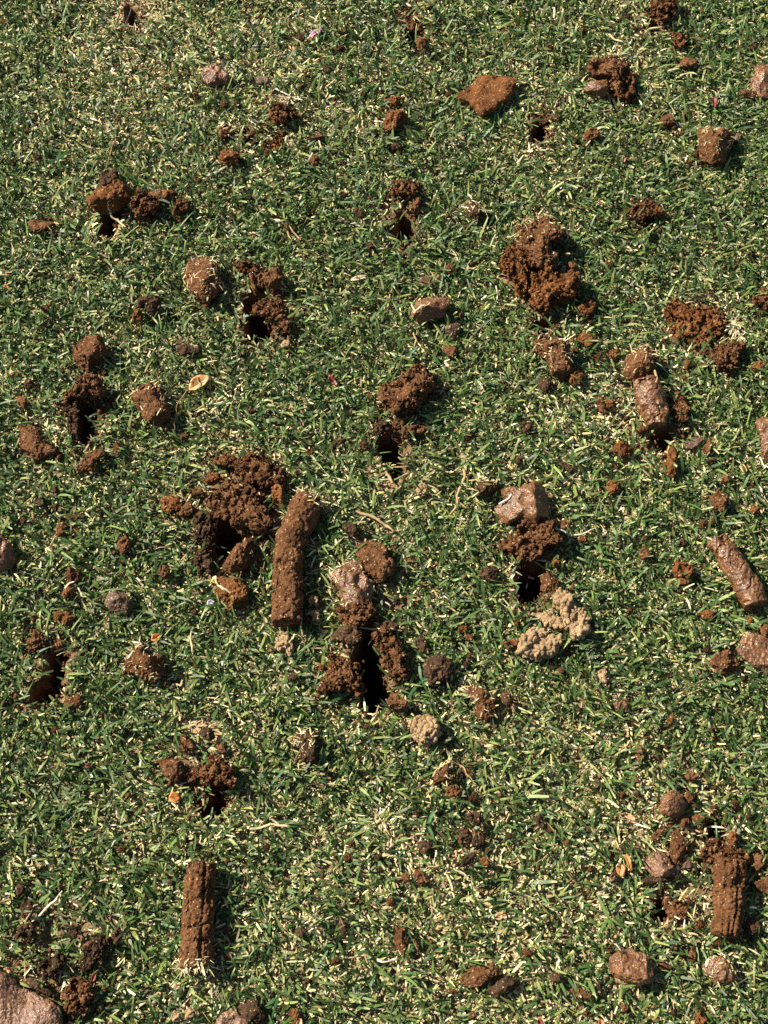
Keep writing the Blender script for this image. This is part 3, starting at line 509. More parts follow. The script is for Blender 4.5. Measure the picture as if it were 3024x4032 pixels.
P5|soil_clod|c|.3|crumbly soil filling the hole under the pale glossy clod|300,830 360,810 440,850 420,920 350,920
P5|soil_clod|b|.7|narrow upright sliver left of the straw-covered wet clod|455,1110 485,1050 500,1090 500,1160 480,1180 460,1150
P5|soil_clod|g|.45|grey crumb between the flat strip and the grooved core|405,560 450,535 490,570 470,600 420,595
L|soil_clod|s|.65|domed wet clod with a bright glossy patch|615,1280 650,1210 720,1190 770,1180 850,1210 920,1280 910,1350 880,1390 840,1410 760,1440 700,1390 640,1370
L|soil_clod|b|.5|small scrap touching the right of the domed wet clod|920,1250 970,1240 1030,1280 1020,1315 950,1295
L|soil_clod|s*|.5|straw-covered wet clod below the grooved core|1235,1270 1290,1220 1380,1215 1460,1230 1475,1330 1420,1390 1320,1400 1250,1340
L|soil_clod|b|.6|brown clod alone above the swirled wet clod|1110,50 1150,25 1205,45 1200,75 1140,85
L|soil_clod|g|.6|small smooth grey pebble of soil above the tan leaf|520,95 545,65 575,85 570,120 530,125
L|soil_clod|D|.6|dark ragged crumb left of the tan leaf|145,330 180,310 215,350 200,400 160,370
L|soil_clod|g|.6|glossy grey crumb beside the orange husks|620,710 650,670 680,700 675,745 640,740
L|soil_clod|d|.6|dark crumb left of the domed wet clod|245,1340 290,1320 325,1350 310,1385 260,1380
L|soil_clod|b|.4|flat brown crumbs below left of the domed wet clod|380,1430 450,1430 520,1460 490,1500 400,1490
L|soil_clod|b|.6|brown crumb right under the domed wet clod|705,1545 745,1515 770,1560 735,1590
L|soil_clod|r|.5|forked reddish clod at the bottom edge below the straw-covered clod|1180,1640 1210,1560 1240,1600 1270,1640 1230,1690 1190,1690
E|soil_clod|b|.8|brown rounded clod behind the hole with two clods above it, right one|45,150 90,110 150,105 170,160 160,210 110,230 60,210
D|soil_clod|c|.6|brown curved clod behind the hole with two clods above it, left one|1520,60 1590,30 1650,60 1700,130 1700,200 1650,230 1620,140 1560,100
E|soil_clod|c|.4|dark crumbly soil on the far wall of the hole below two clods|-20,330 60,300 170,300 180,370 120,420 40,410 -30,390
E|soil_clod|c|.6|crumbly clod on the right rim of the hole below two clods|130,420 190,400 240,450 230,510 170,520 120,480
E|worm_cast|t|.6|little tan pellet in front of the hole below two clods|160,570 185,545 220,555 215,590 175,595
E|soil_core|s|.8|short smooth core with two pale sticks lying on it|990,320 1080,275 1160,235 1230,270 1255,330 1220,380 1120,415 1050,430 1010,400
E|soil_clod|g|.6|small dark glossy lump under the left end of the core with sticks|970,440 990,425 1005,460 1000,490 978,480
E|soil_clod|g|.6|grey glossy lump below right of the core with sticks|1225,470 1270,445 1330,440 1325,480 1280,525 1225,510
E|soil_clod|b|.7|small upright brown crumb below the grey glossy lump|1220,570 1250,560 1290,575 1300,630 1260,655 1225,640
E|soil_clod|b|.7|small pale brown crumb behind the core with sticks|1225,80 1255,50 1285,75 1280,105 1240,110
E|soil_core|c|.6|large broken crumbly core above the deep black hole|810,880 830,845 880,860 940,810 1010,755 1060,735 1120,745 1150,800 1165,850 1110,890 1070,940 1050,1000 950,1020 900,1040 870,980 840,950
E|soil_clod|c|.4|loose neck of soil between the broken core and the deep black hole|890,1070 930,1010 1000,1000 980,1060 920,1130 890,1110
E|soil_clod|D|.5|dark crumbs on the left rim of the deep black hole|740,1140 800,1090 870,1090 860,1140 780,1180
E|soil_clod|c|.4|brown crumbs on the right rim of the deep black hole|940,1130 1000,1100 1100,1120 1090,1160 1010,1180 960,1200
E|soil_clod|t|.25|flat tan spill of dry soil in front of the deep black hole|760,1530 820,1470 900,1470 960,1490 940,1540 860,1560 780,1570
E|soil_clod|t|.35|crumbly tan bit right of the flat tan spill|1030,1510 1065,1475 1110,1500 1100,1540 1050,1550
E|soil_clod|d|.5|dark strip of soil and roots left of the deep black hole|450,1240 500,1210 560,1180 600,1180 520,1240 480,1270
E|soil_clod|b|.6|brown crumb at the right end of the dark strip of roots|670,1225 700,1190 735,1215 725,1250 685,1255
E|soil_clod|b|.6|brown crumb lying left of the dark strip of roots|322,1262 350,1240 382,1255 375,1280 335,1282
'''
# small crumbs no larger than a pea: frame: x,y,width ...
CRUMBS = '''
A:30,135,60 375,100,50 180,845,55 235,1010,52 425,460,34 1270,610,40 1600,505,44 1620,870,62 1630,930,60 775,785,50 1090,1080,40 1155,1190,38 1290,1170,48 375,1385,38 1495,1290,42 1500,1415,36 90,1060,36 1270,245,38 1075,560,55 1450,670,55 1535,670,56 1440,365,34 600,890,26 500,840,28
B:1125,40,62 320,490,55 290,560,45 545,310,56 690,605,48 505,640,40 1335,1275,52 1360,1460,52 740,1280,34 570,1255,46 480,1180,28 370,1370,34 1205,400,44 1240,720,26 1155,825,28 1210,920,36 860,470,28 30,100,46 580,910,32 1250,605,46 1470,360,26 1260,1230,30
C:740,85,66 1235,75,50 800,180,40 460,200,50 240,310,55 415,900,44 1115,750,48 875,820,36 1155,1045,38 1195,985,52 1060,50,38 1570,300,56 1550,1645,60 540,1570,34 465,1130,34 1140,1135,34 350,885,36 1005,665,28 1110,860,32 1195,765,28 665,1640,30 1195,300,40 380,1605,38
D:405,745,46 280,430,46 320,125,38 670,760,48 720,940,56 460,130,34 345,905,28 1215,405,50 1560,640,50 1330,1340,40 355,1510,40 360,1625,44 900,1570,28 1455,1160,40 870,1370,30 1260,1540,60 1220,1630,90 1060,1580,30 415,460,34 1180,560,24 860,105,36 1630,1000,62
E:50,890,44 1380,1160,62 20,1000,36 1330,375,44 565,605,28 1180,700,24 900,570,34 700,545,24 740,900,44 800,960,30 1490,180,34 480,180,42 955,155,34 1195,135,36 1600,490,34 240,390,32 1330,655,26 140,1180,38 270,1400,34 210,1420,46 1380,1435,56 1640,980,34 1645,1400,30
F:415,610,60 555,650,60 690,780,50 215,970,38 640,1055,38 1440,1330,36 1555,1480,54 1285,1330,48 630,50,54 510,430,38 740,1050,34 815,1230,40 620,1185,44 1250,620,48 1130,790,48 780,1110,32 670,210,30 1470,975,26 1085,1130,38 1620,585,30 1580,690,30 210,1375,26 985,540,34 770,275,48
G:150,50,42 260,520,62 220,680,60 165,745,60 495,115,56 290,135,32 570,870,44 530,915,48 660,1320,42 350,1405,52 495,1590,46 1265,645,50 1365,770,40 1220,700,36 805,1040,44 1070,1110,30 1130,1130,34 920,260,24 345,230,32 590,355,32 630,570,32 680,230,28 5,1230,42 130,1270,46 1410,1300,30 290,1490,40 1645,1330,30 200,1410,30 1260,970,60
H:1385,930,40 1360,990,48 720,1390,50 40,370,44 45,500,36 270,1005,34 1030,605,40 915,570,56 1500,40,34 1130,590,36 475,1000,50 460,1110,44 700,965,34 1260,1120,36 330,700,50 1230,1110,30 20,310,36 1395,1640,44 1550,1520,34 1190,1630,44 1000,1300,40
I:750,350,52 770,635,42 1265,890,54 1160,855,40 320,1025,46 690,935,48 455,170,54 1300,60,62 875,1455,42 1000,1520,36 1235,75,54 1110,190,52 440,1275,38 555,1440,24 320,1600,38 590,1380,30 1620,340,48 1500,1080,38 865,165,36 1360,715,40 970,725,26 1500,880,34 30,720,52 20,650,40 1300,1410,40 1200,1640,30 1065,1520,46 340,70,50 715,590,26
J:785,520,56 1490,820,56 1610,990,40 1485,1215,48 680,1430,40 310,200,30 595,260,36 1470,610,38 1280,510,44 950,1075,32 1100,1080,28 235,690,26 210,545,32 150,510,30 1360,560,36 1240,1400,36 710,1540,26 820,930,34 1010,1120,30 700,1640,26
K:515,1255,58 335,1375,62 590,580,56 615,490,44 800,580,58 870,865,54 1270,1450,58 340,1500,46 1055,290,50 1190,290,58 70,520,62 360,285,30 380,855,34 135,745,36 655,860,30 750,490,44 1365,1070,40 1290,1275,50 1240,1240,40 850,1530,28 550,1520,30 180,1545,40 240,1590,62 1640,440,52 1500,530,40 1010,1300,34 1180,1060,34 740,900,26 885,120,24 1400,190,60 800,655,46
L:715,175,52 810,175,58 255,390,50 640,560,60 100,1190,58 565,1410,62 485,1590,46 1575,1360,48 960,1130,46 1310,130,36 1250,650,50 1180,250,50 1310,260,56 1540,305,40 1290,1165,50 1340,1130,50 1450,220,40 1150,870,46 1000,900,40 1220,1010,60 510,655,36 170,650,30 680,1605,30 1445,250,24 640,1180,44 1105,1215,36 1020,1165,20 30,240,30 560,220,24 1410,1130,26 690,840,34 1570,30,26 900,170,24 1045,1580,40 80,80,28
'''
# frame | depth mm | outline
HOLES = '''
A|45|700,1400 790,1370 800,1420 740,1480 720,1560 650,1545 660,1470
A|30|835,60 890,80 890,200 855,230 830,150
A|22|1600,870 1650,890 1650,960 1610,960
B|45|990,180 1050,190 1055,270 1010,300 980,260
B|25|960,85 1060,90 1055,120 970,118
B|45|940,1400 1000,1420 1015,1560 950,1600 900,1560 870,1490 920,1470
C|40|870,150 940,155 940,215 885,240
C|40|130,860 180,800 235,800 225,860 200,950 150,930
C|40|860,1440 910,1440 915,1490 870,1500
F|40|150,440 230,430 240,480 180,530 120,510
F|45|880,1160 1010,1140 1010,1220 970,1290 940,1280
D|45|530,960 600,950 610,1050 600,1180 540,1230 510,1150
D|40|1590,270 1680,250 1740,420 1780,470 1710,560 1620,560 1600,440
E|60|770,1200 850,1150 930,1180 960,1330 950,1420 900,1450 870,1350 800,1260
P1|45|350,440 420,430 470,490 500,520 450,580 380,650 350,620 335,550
P2|65|370,620 400,600 410,660 440,700 450,760 500,780 500,830 460,860 500,930 515,960 480,1035 380,1035 360,980 380,900 345,850 320,780 340,720
P3|60|330,620 400,600 470,580 480,650 470,780 430,840 370,850 345,800 340,700
G|55|370,870 430,860 420,990 400,1080 380,1190 330,1230 210,1240 220,1170 300,1110 310,1000
Q3|45|130,570 200,540 230,480 280,500 300,590 270,670 180,660
P5|40|590,320 660,320 700,370 640,400 580,400
P5|35|220,880 260,780 310,850 330,890 300,910
'''
# bare brown soil seen between the blades: frame x y rx ry strength
BARE = '''
S,240,460,45,45,.6 S,595,260,45,75,.7 S,880,40,30,60,.6 S,1415,35,45,45,.8 S,1165,285,30,50,.5 S,870,460,50,70,.7
S,1330,150,50,40,.7 S,1400,465,45,35,.6 S,1165,600,75,110,.6 S,1200,740,60,60,.5 S,570,680,60,80,.7 S,185,890,60,70,.7
S,850,970,70,90,.6 S,1500,710,70,60,.9 S,1560,750,60,40,.7 S,1400,880,60,110,.6 S,520,1120,110,150,.85 S,800,1350,90,190,.7
S,1150,1140,60,110,.7 S,1170,1280,50,90,.5 S,95,1440,55,80,.55 S,440,1690,70,60,.7 S,1000,1680,50,90,.4 S,1020,1830,40,80,.5
S,1480,1850,90,160,.55 S,130,2010,100,110,.6 S,100,2130,130,90,.7 S,440,2060,50,60,.4 S,1110,1540,50,60,.4
'''
SAND = '''
S,300,25,60,35,.8 S,330,40,40,30,.5 S,1150,30,20,15,.4 S,450,1580,65,35,.95 S,870,1055,50,30,.7 S,735,265,60,30,.45 S,370,935,40,40,.5
S,1010,1605,35,30,.5 S,640,1400,40,30,.3 S,700,1300,40,60,.3 S,420,2180,45,40,.6 S,50,230,40,40,.4 S,150,480,40,20,.4 S,650,60,60,50,.5
S,1360,1000,35,40,.4 S,1105,1550,60,40,.4 S,370,400,40,30,.2 S,1200,1200,40,60,.3 S,50,1160,50,40,.2 S,980,1850,50,50,.3
'''
# dry straw patches (+) and lush green patches (-): x,y,r,amount in display marks
STRAW_FIELD = [(250, 60, 260, .25), (520, 180, 160, .12), (120, 320, 160, .12), (900, 1990, 230, .22), (1180, 2080, 200, .12), (640, 1830, 150, .14), (1430, 1800, 120, .2),
    (1300, 1700, 160, .12), (1290, 900, 75, .35), (1560, 700, 60, .3), (1270, 1560, 120, .1), (470, 2090, 50, .35), (730, 270, 80, .2), (1150, 330, 60, .3),
    (250, 1800, 120, .1), (820, 1780, 40, .35), (1100, 1050, 70, .05), (1490, 1290, 60, .12), (560, 1560, 120, .12), (470, 900, 60, .12),
    (800, 620, 330, -.14), (1330, 560, 140, -.14), (130, 1560, 190, -.26), (330, 1200, 190, -.1), (1380, 1330, 170, -.12), (1150, 2000, 60, .1),
    (1000, 1280, 140, -.16), (700, 1640, 160, -.12), (300, 2040, 150, -.14), (1500, 420, 160, -.1), (700, 450, 200, -.08), (870, 1100, 100, .06)]
# stems, roots and sticks: frame | name | colour | radius | label | path
STEMS = '''
A|dry_stem|brown|5|long thin brown stem trailing from the flat wet clod|960,458 1060,465 1180,474 1310,484
A|dry_stem|brown|7|upright split brown stem standing above the dark smooth chunk|756,880 740,940 715,1010 690,1095
A|straw|pale|9|pale straw slanting across the hole below the clod heap|700,1350 722,1400 765,1440 820,1480
A|straw|grey|14|short grey straw tube under the reddish crumbly clod|1335,1140 1390,1128 1440,1110 1465,1094
A|dry_stem|tan|8|tan stub lying by the hole at the far left|725,182 770,185 825,165
A|straw|white|6|thin white straw crossing under the upright split brown stem|690,865 720,835 765,840
B|straw|white|7|white straw with a fork beside the clod above the orange smear|115,568 160,595 235,632
B|straw|pale|5|thin grey straw near the forked white straw|160,632 215,628 240,690
B|straw|white|9|short white stub touching the dark red rounded clod|768,787 828,787
B|straw|tan|7|left prong of the two straws forking from the upright crumb|200,1500 215,1530 228,1560
B|straw|tan|7|right prong of the two straws forking from the upright crumb|215,1480 250,1520 290,1560
C|straw|pale|9|pale straw stub lying over the hole at the far right|885,192 950,180 1005,163
C|straw|pale|10|long pale straw blade behind the fibre-covered clod|630,228 670,255 720,272
C|straw|pale|11|broad pale straw chip right of the fibre-covered clod|1000,465 1040,458 1085,450
E|stick|tan|9|slender tan stick standing apart left of the core with sticks|868,258 855,310 842,368
E|stick|pale|11|longer pale stick lying on the short smooth core|1018,405 1070,385 1128,370
E|stick|pale|9|shorter pale stick lying on the short smooth core|1012,350 1020,380 1026,405
E|stick|tan|8|tan stick below the left end of the core with sticks|1012,488 1030,525 1046,562
E|root|white|6|thin white root bending down in grass right of the grey lump|1550,190 1560,250 1550,310
E|root|tan|12|thick wavy tan root lying alone above the fuzzy clod|1345,1385 1350,1440 1325,1500 1300,1560 1318,1612 1290,1640 1255,1690
E|root|pale|6|thin pale root running left from the thick wavy root|1215,1400 1290,1395 1350,1365
E|root|tan|8|short tan root right of the large broken crumbly core|1232,820 1212,860 1185,898
E|wood_splinter|tan|14|ragged woody splinter standing at the front of the deep black hole|835,1345 855,1400 878,1450 888,1482
H|root|tan|13|pale brown root lying right of the tallest bent core top|650,0 740,25 810,70 890,122
P2|straw|pale|7|pale straw bridging the double hole|270,582 350,585 460,594 570,602
P1|root|pale|9|pale branching root lying over the rounded reddish clod|308,768 355,722 340,770 400,822 456,862
P1|root|tan|7|tan root hanging into the root-filled hole|400,310 405,370 345,430 340,510
P3|root|white|6|long white root curving right of the wet lumpy clod|550,402 640,430 740,430 790,403
P3|root|white|7|white root on the left of the wet lumpy clod|218,268 268,240 312,190
P3|straw_flake|white|9|upper white flake lying inside the white-flaked hole|410,617 430,622 450,620
P3|straw_flake|white|8|lower white flake lying inside the white-flaked hole|400,645 396,665 390,690
F|root|white|9|white root running past the wet core at the right edge|1600,1310 1630,1345 1680,1380
F|root|white|12|thick white root at the right edge above the long shiny core|1605,1480 1630,1530 1650,1590 1700,1640
F|straw|tan|10|tan straw stuck to the broken wet core|920,790 925,840 915,900
G|root|white|9|white rootlet lying over the upper of two rounded clods|420,492 450,472 490,465
G|root|white|8|white rootlet hanging right of the two rounded clods|500,480 520,520 530,572
G|root|pale|9|pale dry root standing in grass right of the blocky core|1235,770 1240,850 1245,930
I|straw|pale|11|pale straw poking from the forked core at the right edge|1368,888 1410,862 1455,838
P4|stick|white|8|thick white stick slanting up from dark clods near the left edge|175,312 232,258 290,200 325,143
P4|stick|tan|6|short tan stick beside the thick white stick|140,312 165,270 183,230
P4|dry_stem|yellow|7|yellowing grass stem upright at the left edge|45,0 58,60 66,120 70,195
P4|root|tan|6|tan root reaching in from the left edge|-15,215 25,208 62,195
P4|straw|white|6|white straw lying on the pinkish slab|32,745 60,750 82,756
J|straw|grey|7|long weathered straw slanting in grass left of the near upright core|762,450 735,500 705,550 685,590
K|dry_stem|pale|12|jointed pale runner lying level right of the near upright core|-30,400 60,385 150,365 260,380
K|dry_stem|pale|8|short branch of the jointed pale runner|90,322 125,350 150,365
K|straw|pale|10|thick pale straw pointing down at the string of dark clods|1242,690 1270,770 1297,865
K|straw|tan|8|level tan straw at the crossed straws|1090,632 1150,632 1215,642
K|straw|pale|9|short slanting pale straw at the crossed straws|1280,648 1320,675 1362,702
K|straw|white|9|pale flat straw below the spindle shaped clod|775,1248 850,1250 920,1240
Q5|root|tan|7|tan root gripping the small clod right of the fibrous wedge|258,280 335,335 380,390 425,455
L|dry_stem|tan|6|long tan stem slanting at the left of the orange husks|302,505 230,562 155,620
L|straw|pale|7|pale forked straw above the scrap by the domed clod|1045,1125 1035,1170 1005,1205
L|straw|white|6|thin curved straw arching over the domed wet clod|640,1115 680,1140 715,1185
L|root|tan|6|thin root standing out of the domed wet clod|745,1050 750,1110 760,1180
'''
# leaves and petals: frame | name | colour | label | outline
LEAVES = '''
D|fallen_leaf|orange|large orange brown fallen leaf with a long thin stalk|1220,855 1240,800 1290,770 1350,772 1358,800 1315,842 1265,872 1228,868
L|fallen_leaf|amber|tan orange fallen leaf with a short stalk left of the swirled clod|725,300 760,288 805,318 803,342 752,327
K|fallen_leaf|amber|pale orange and white leaf scrap above the snapped core|1540,968 1568,932 1628,928 1620,952 1580,988
J|fallen_leaf|rust|curled rust orange leaf beside the rounded clod|1090,185 1115,155 1160,162 1168,200 1130,226 1095,212
E|fallen_leaf|red|dark red leaf scrap alone in the greenest grass|465,800 475,765 505,790 535,830 520,845 490,820
E|fallen_leaf|red|tiny dark red husk with a white spot left of the deep black hole|283,1075 300,1062 314,1090 298,1102
C|fallen_leaf|red|dark red husk with white specks left of the wet clod at the edge|1292,655 1305,622 1330,630 1328,685 1310,692
C|fallen_leaf|red|dark red scrap in grass below the rounded reddish crumb|700,1020 715,1005 745,1025 735,1045 712,1042
F|fallen_leaf|amber|orange brown husk near the right edge below the glossy flake|1480,1345 1505,1340 1532,1385 1515,1408 1488,1385
L|fallen_leaf|rust|orange husk with a white straw left of the pale glossy clod|675,640 710,615 740,640 722,705 682,682
L|fallen_leaf|rust|thin amber husk standing right of the orange husk|725,565 750,550 778,612 776,682 755,640
L|fallen_leaf|amber|small amber leaf scrap below the pale glossy clod|1085,820 1120,800 1147,836 1110,842
L|fallen_leaf|rust|orange leaf tip at the bottom edge left of the forked clod|558,1672 565,1618 602,1640 598,1672
L|fallen_leaf|red|dark red leaf scrap at the bottom edge|158,1645 185,1610 212,1660 180,1668
G|fallen_leaf|rust|small orange leaf scrap above the blocky core|975,830 990,790 1040,785 1035,810 1005,835
G|fallen_leaf|red|red scrap in grass left of the rounded clod by the curled leaf|538,1642 580,1618 602,1640 560,1662
P4|fallen_leaf|red|dark red husk beside the tall slanting dark clod|484,622 500,580 518,575 512,612 495,642
P4|fallen_leaf|red|dark red scrap above the far edge of the pinkish slab|22,560 50,552 78,568 50,575
Q6|fallen_leaf|amber|pale orange leaf tip under the reddish clod at the bottom edge|695,632 712,590 742,590 745,650 705,660
D|fallen_leaf|rust|small orange crumb of leaf near the left edge|15,200 35,185 58,195 50,215 22,218
B|petal|pink|pale pink petal lying in straw coloured grass|335,235 365,205 410,175 432,180 415,210 380,228
P1|petal|lilac|small crumpled lilac petal left of the tan root|288,875 295,850 315,842 335,850 320,868 305,865
E|fallen_leaf|umber|narrow dark leaf lying behind the core with sticks|1035,152 1080,130 1130,145 1182,186 1110,172
E|bark_chip|straw|pale tan bark chip left of the narrow dark leaf|608,150 650,130 722,118 716,142 640,162
C|bark_chip|straw|pale bark chip below the crumbly spill on the right|722,1598 752,1585 792,1618 760,1628
'''

# dead tufts: frame,x,y,radius,count | label
TUFTS = """
K,820,325,70,70|pale dead grass tuft standing out in the green right of the runner
F,1470,430,105,110|large pale straw tuft beside the wide red smear
C,740,345,125,110|mat of long tan fibres over the broad brown clod
B,420,560,45,22|star of dry straw near the orange smear
H,280,850,60,80|grey mop of dead grass beside the tan cast at the bent core
D,1420,955,70,40|scatter of white straws below the orange leaf
E,645,1515,60,40|pale straw tuft left of the flat tan spill
F,330,1040,80,70|pale straw patch left of the long upright sliver
B,225,620,70,45|grey brown straw bundle on the dark clod above the orange smear
H,410,250,75,30|yellow straw sprig between the bent core and the moss topped core
D,330,1130,70,45|tangle of dry straw between the notched slice and the arched hole
J,420,1340,50,22|white straws beside the dark clod above the pinkish slab
K,385,985,65,45|pale straw tuft left of the ragged dark scrap
L,1420,410,40,24|dry straw tuft at the hole above the grooved core crown
"""
SHOOTS = """
P2,255,960|green grass shoot lying at the left rim of the double hole
P2,680,872|green grass shoot sprawling right of the double hole
K,1112,372|spread green grass shoot left of the string of dark clods
L,625,970|pale green grass shoot left of the hole under the glossy clod
Q6,565,430|broad green grass shoot above the reddish clod at the bottom
A,370,1040|small green shoot left of the upright split brown stem
"""

# spots one can find, to tell the small crumbs by: display x,y name
LANDMARKS = """
455,165 flat clod with the long stem|265,470 clod heap with the straw|95,490 lone flat flake|670,70 pink petal|600,270 orange soil smear|860,260 dark red rounded clod|1050,205 large flat slab
885,60 far middle hole|1420,40 far right hole|1330,170 fibre-covered clod|1545,310 round ball of soil|1165,280 grass-ringed hole|870,500 straw-fringed hole|1400,460 small soil spill|1165,570 large red heap
435,605 acorn shaped clod|315,665 dark bent clod|195,760 rough core block|430,825 orange leaf|185,900 arched hole|325,865 short core stub|80,950 notched core slice|570,690 hole below two clods
925,660 core with two sticks|885,850 large broken core|850,975 deep black hole|1200,760 stubby leaning core|1505,705 wide red smear|1400,860 broken wet core|1345,970 orange shiny lump|550,1010 crumbly red mass
500,1150 root-filled hole|640,1200 tallest bent core|760,1270 moss topped core|805,1430 double hole|945,1450 dark layered clod|915,1580 ring shaped cast|1140,1110 wet lumpy clod|1145,1260 white-flaked hole|1230,1320 large tan cast
1600,1230 long shiny core|1480,1230 triangular reddish clod|1600,1410 forked core|1345,1525 smooth oval pebble|260,1300 glossy oval clod|310,1430 blocky core piece|120,1450 long black hole|150,1260 two rounded clods
450,1580 pale sand patch|440,1690 hole by the curled leaf|660,1620 clod with white straw|435,1980 near upright core|60,2130 pinkish slab|200,2040 tall slanting clod|975,1650 fibrous wedge|1030,1800 string of dark clods
865,2030 spindle shaped clod|1060,2120 snapped core|525,2185 glossy bottom clod|1365,2090 domed wet clod|1570,1920 grooved core|1430,1850 pale glossy clod|1455,1740 swirled clod|1360,1760 tan leaf|1555,2100 straw-covered clod|1090,1510 matted straw tuft
"""

# ------------------------------------------------------------------ read the tables
def rows(t):
    return [r.split('|') for r in t.strip().splitlines()]
CLOD_ROWS = [(n, st, float(hr), lab, marks(fr, pts)) for fr, n, st, hr, lab, pts in rows(CLODS)]
HOLE_ROWS = [(float(d) / 1000, ground_at(*marks(fr, pts).T)) for fr, d, pts in rows(HOLES)]
def spots(t):
    out = []
    for q in t.split():
        fr, *v = q.split(','); x, y, rx, ry, a = map(float, v)
        c = marks(fr, f'{x},{y}')[0]; k = mm_per_mark(*c) * FR[fr][2]
        out.append((ground_at(*c), rx * k, ry * k * 1.1, a))
    return out
BARE_SPOTS, SAND_SPOTS = spots(BARE), spots(SAND)
# long cores: frame, path, radii, look, label, groove, straw end (0 none, 1 first, 2 last)
CORES = [
    ('P1', '840,300 805,385 758,480 732,570 722,700 722,830 722,968', [76, 86, 84, 80, 80, 81, 80], 'b', 'tallest bent soil core, cracked in the middle, straw at its top', 0, 1),
    ('J', '1302,632 1296,760 1288,900 1280,1040 1270,1180 1262,1300', [94, 100, 102, 104, 108, 106], 'b', 'near upright dark soil core with straw at its foot', 1, 2),
    ('P6', '452,392 510,470 580,575 640,680 668,752', [62, 68, 70, 76, 72], 's', 'long shiny wet core slanting near the right edge', 0, 0),
    ('F', '872,815 890,900 920,1000 940,1100', [84, 92, 88, 64], 's', 'lower half of the broken wet core, pointing into its hole', 0, 0),
    ('P5', '715,545 712,640 708,760 700,880 684,1000', [100, 100, 97, 95, 84], 'b', 'thick grooved soil core standing out at the right', 2, 0),
]
STYLE = dict(b=('b', 1.0), c=('b', 1.9), r=('r', 1.3), s=('s', .55), S=('r', .45), g=('g', .35), d=('d', .9), D=('d', 1.9), o=('o', 1.1), R=('r', 1.9), t=('t', 2.0), p=('p', .6))

# ------------------------------------------------------------------ ground with its tine holes
X0, X1, Y0, Y1, STEP = -0.43, 0.43, -0.42, 0.58, 0.0025
gx = np.arange(X0, X1 + 1e-9, STEP); gy = np.arange(Y0, Y1 + 1e-9, STEP)
GX, GY = np.meshgrid(gx, gy); _px, _py = GX.ravel(), GY.ravel()
_P3 = np.stack([_px, _py, 0 * _px], -1)
hz = .0014 * fbm(_P3 * 40, 3) + .0007 * fbm(_P3 * 160, 5)
hole_d = np.zeros(len(_px)); hole_near = np.full(len(_px), -1.0)
wob = .0022 * fbm(_P3 * 260, 21, 3)
for depth, poly in HOLE_ROWS:
    sel = (_px > poly[:, 0].min() - .03) & (_px < poly[:, 0].max() + .03) & (_py > poly[:, 1].min() - .03) & (_py < poly[:, 1].max() + .03)
    d = edge_distance(_px[sel], _py[sel], poly) + wob[sel]
    t = np.clip((d + .0015) / .0045, 0, 1); t = t * t * (3 - 2 * t)
    rim = np.exp(-((d + .005) / .004) ** 2) * .0025
    hz[sel] += rim
    hole_d[sel] = np.maximum(hole_d[sel], t * depth)
    hole_near[sel] = np.maximum(hole_near[sel], d)
fade = np.clip(np.minimum(np.minimum(_px - X0, X1 - _px), np.minimum(_py - Y0, Y1 - _py)) / .03, 0, 1)
hz = hz * fade - hole_d
def spot_field(sp, px, py, seed):
    r = np.zeros(len(px)); w = .35 * fbm(np.stack([px, py, 0 * px], -1) * 120, seed)
    for c, rx, ry, a in sp:
        q = np.hypot((px - c[0]) / rx, (py - c[1]) / ry)
        r = np.maximum(r, a * np.clip(1.5 - q + w, 0, 1))
    return r
soil_f = spot_field(BARE_SPOTS, _px, _py, 31)
soil_f = np.maximum(soil_f, np.clip(1 + hole_near / .01, 0, 1))
sand_f = spot_field(SAND_SPOTS, _px, _py, 32) * (1 - soil_f)
hz += soil_f * (1 - np.clip(hole_d / .004, 0, 1)) * np.maximum(0, .0022 * fbm(_P3 * 330, 41, 3) + .0012)
nx, ny = len(gx), len(gy)
_i = (np.arange(ny - 1)[:, None] * nx + np.arange(nx - 1)[None, :]).ravel()
quads = np.stack([_i, _i + 1, _i + nx + 1, _i + nx], -1)
FAR = 60.0
ov = np.array([[X0, Y0, 0], [X1, Y0, 0], [X1, Y1, 0], [X0, Y1, 0], [-FAR, -FAR, 0], [FAR, -FAR, 0], [FAR, FAR, 0], [-FAR, FAR, 0]])
of = np.array([[4, 5, 1, 0], [5, 6, 2, 1], [6, 7, 3, 2], [7, 4, 0, 3]]) + nx * ny
gme = make_mesh('ground', np.vstack([np.stack([_px, _py, hz], -1), ov]), np.vstack([quads, of]), M_GROUND,
                extra=dict(soil=np.r_[soil_f, np.zeros(8)], sand=np.r_[sand_f, np.zeros(8)]))
ground = link('ground', gme); ground['kind'] = 'structure'; ground['label'] = 'tan thatch and brown soil of the lawn with open tine holes'
def on_grid(field, x, y):
    i = np.clip(((np.asarray(x) - X0) / STEP + .5).astype(int), 0, nx - 1); j = np.clip(((np.asarray(y) - Y0) / STEP + .5).astype(int), 0, ny - 1)
    return field[j * nx + i]

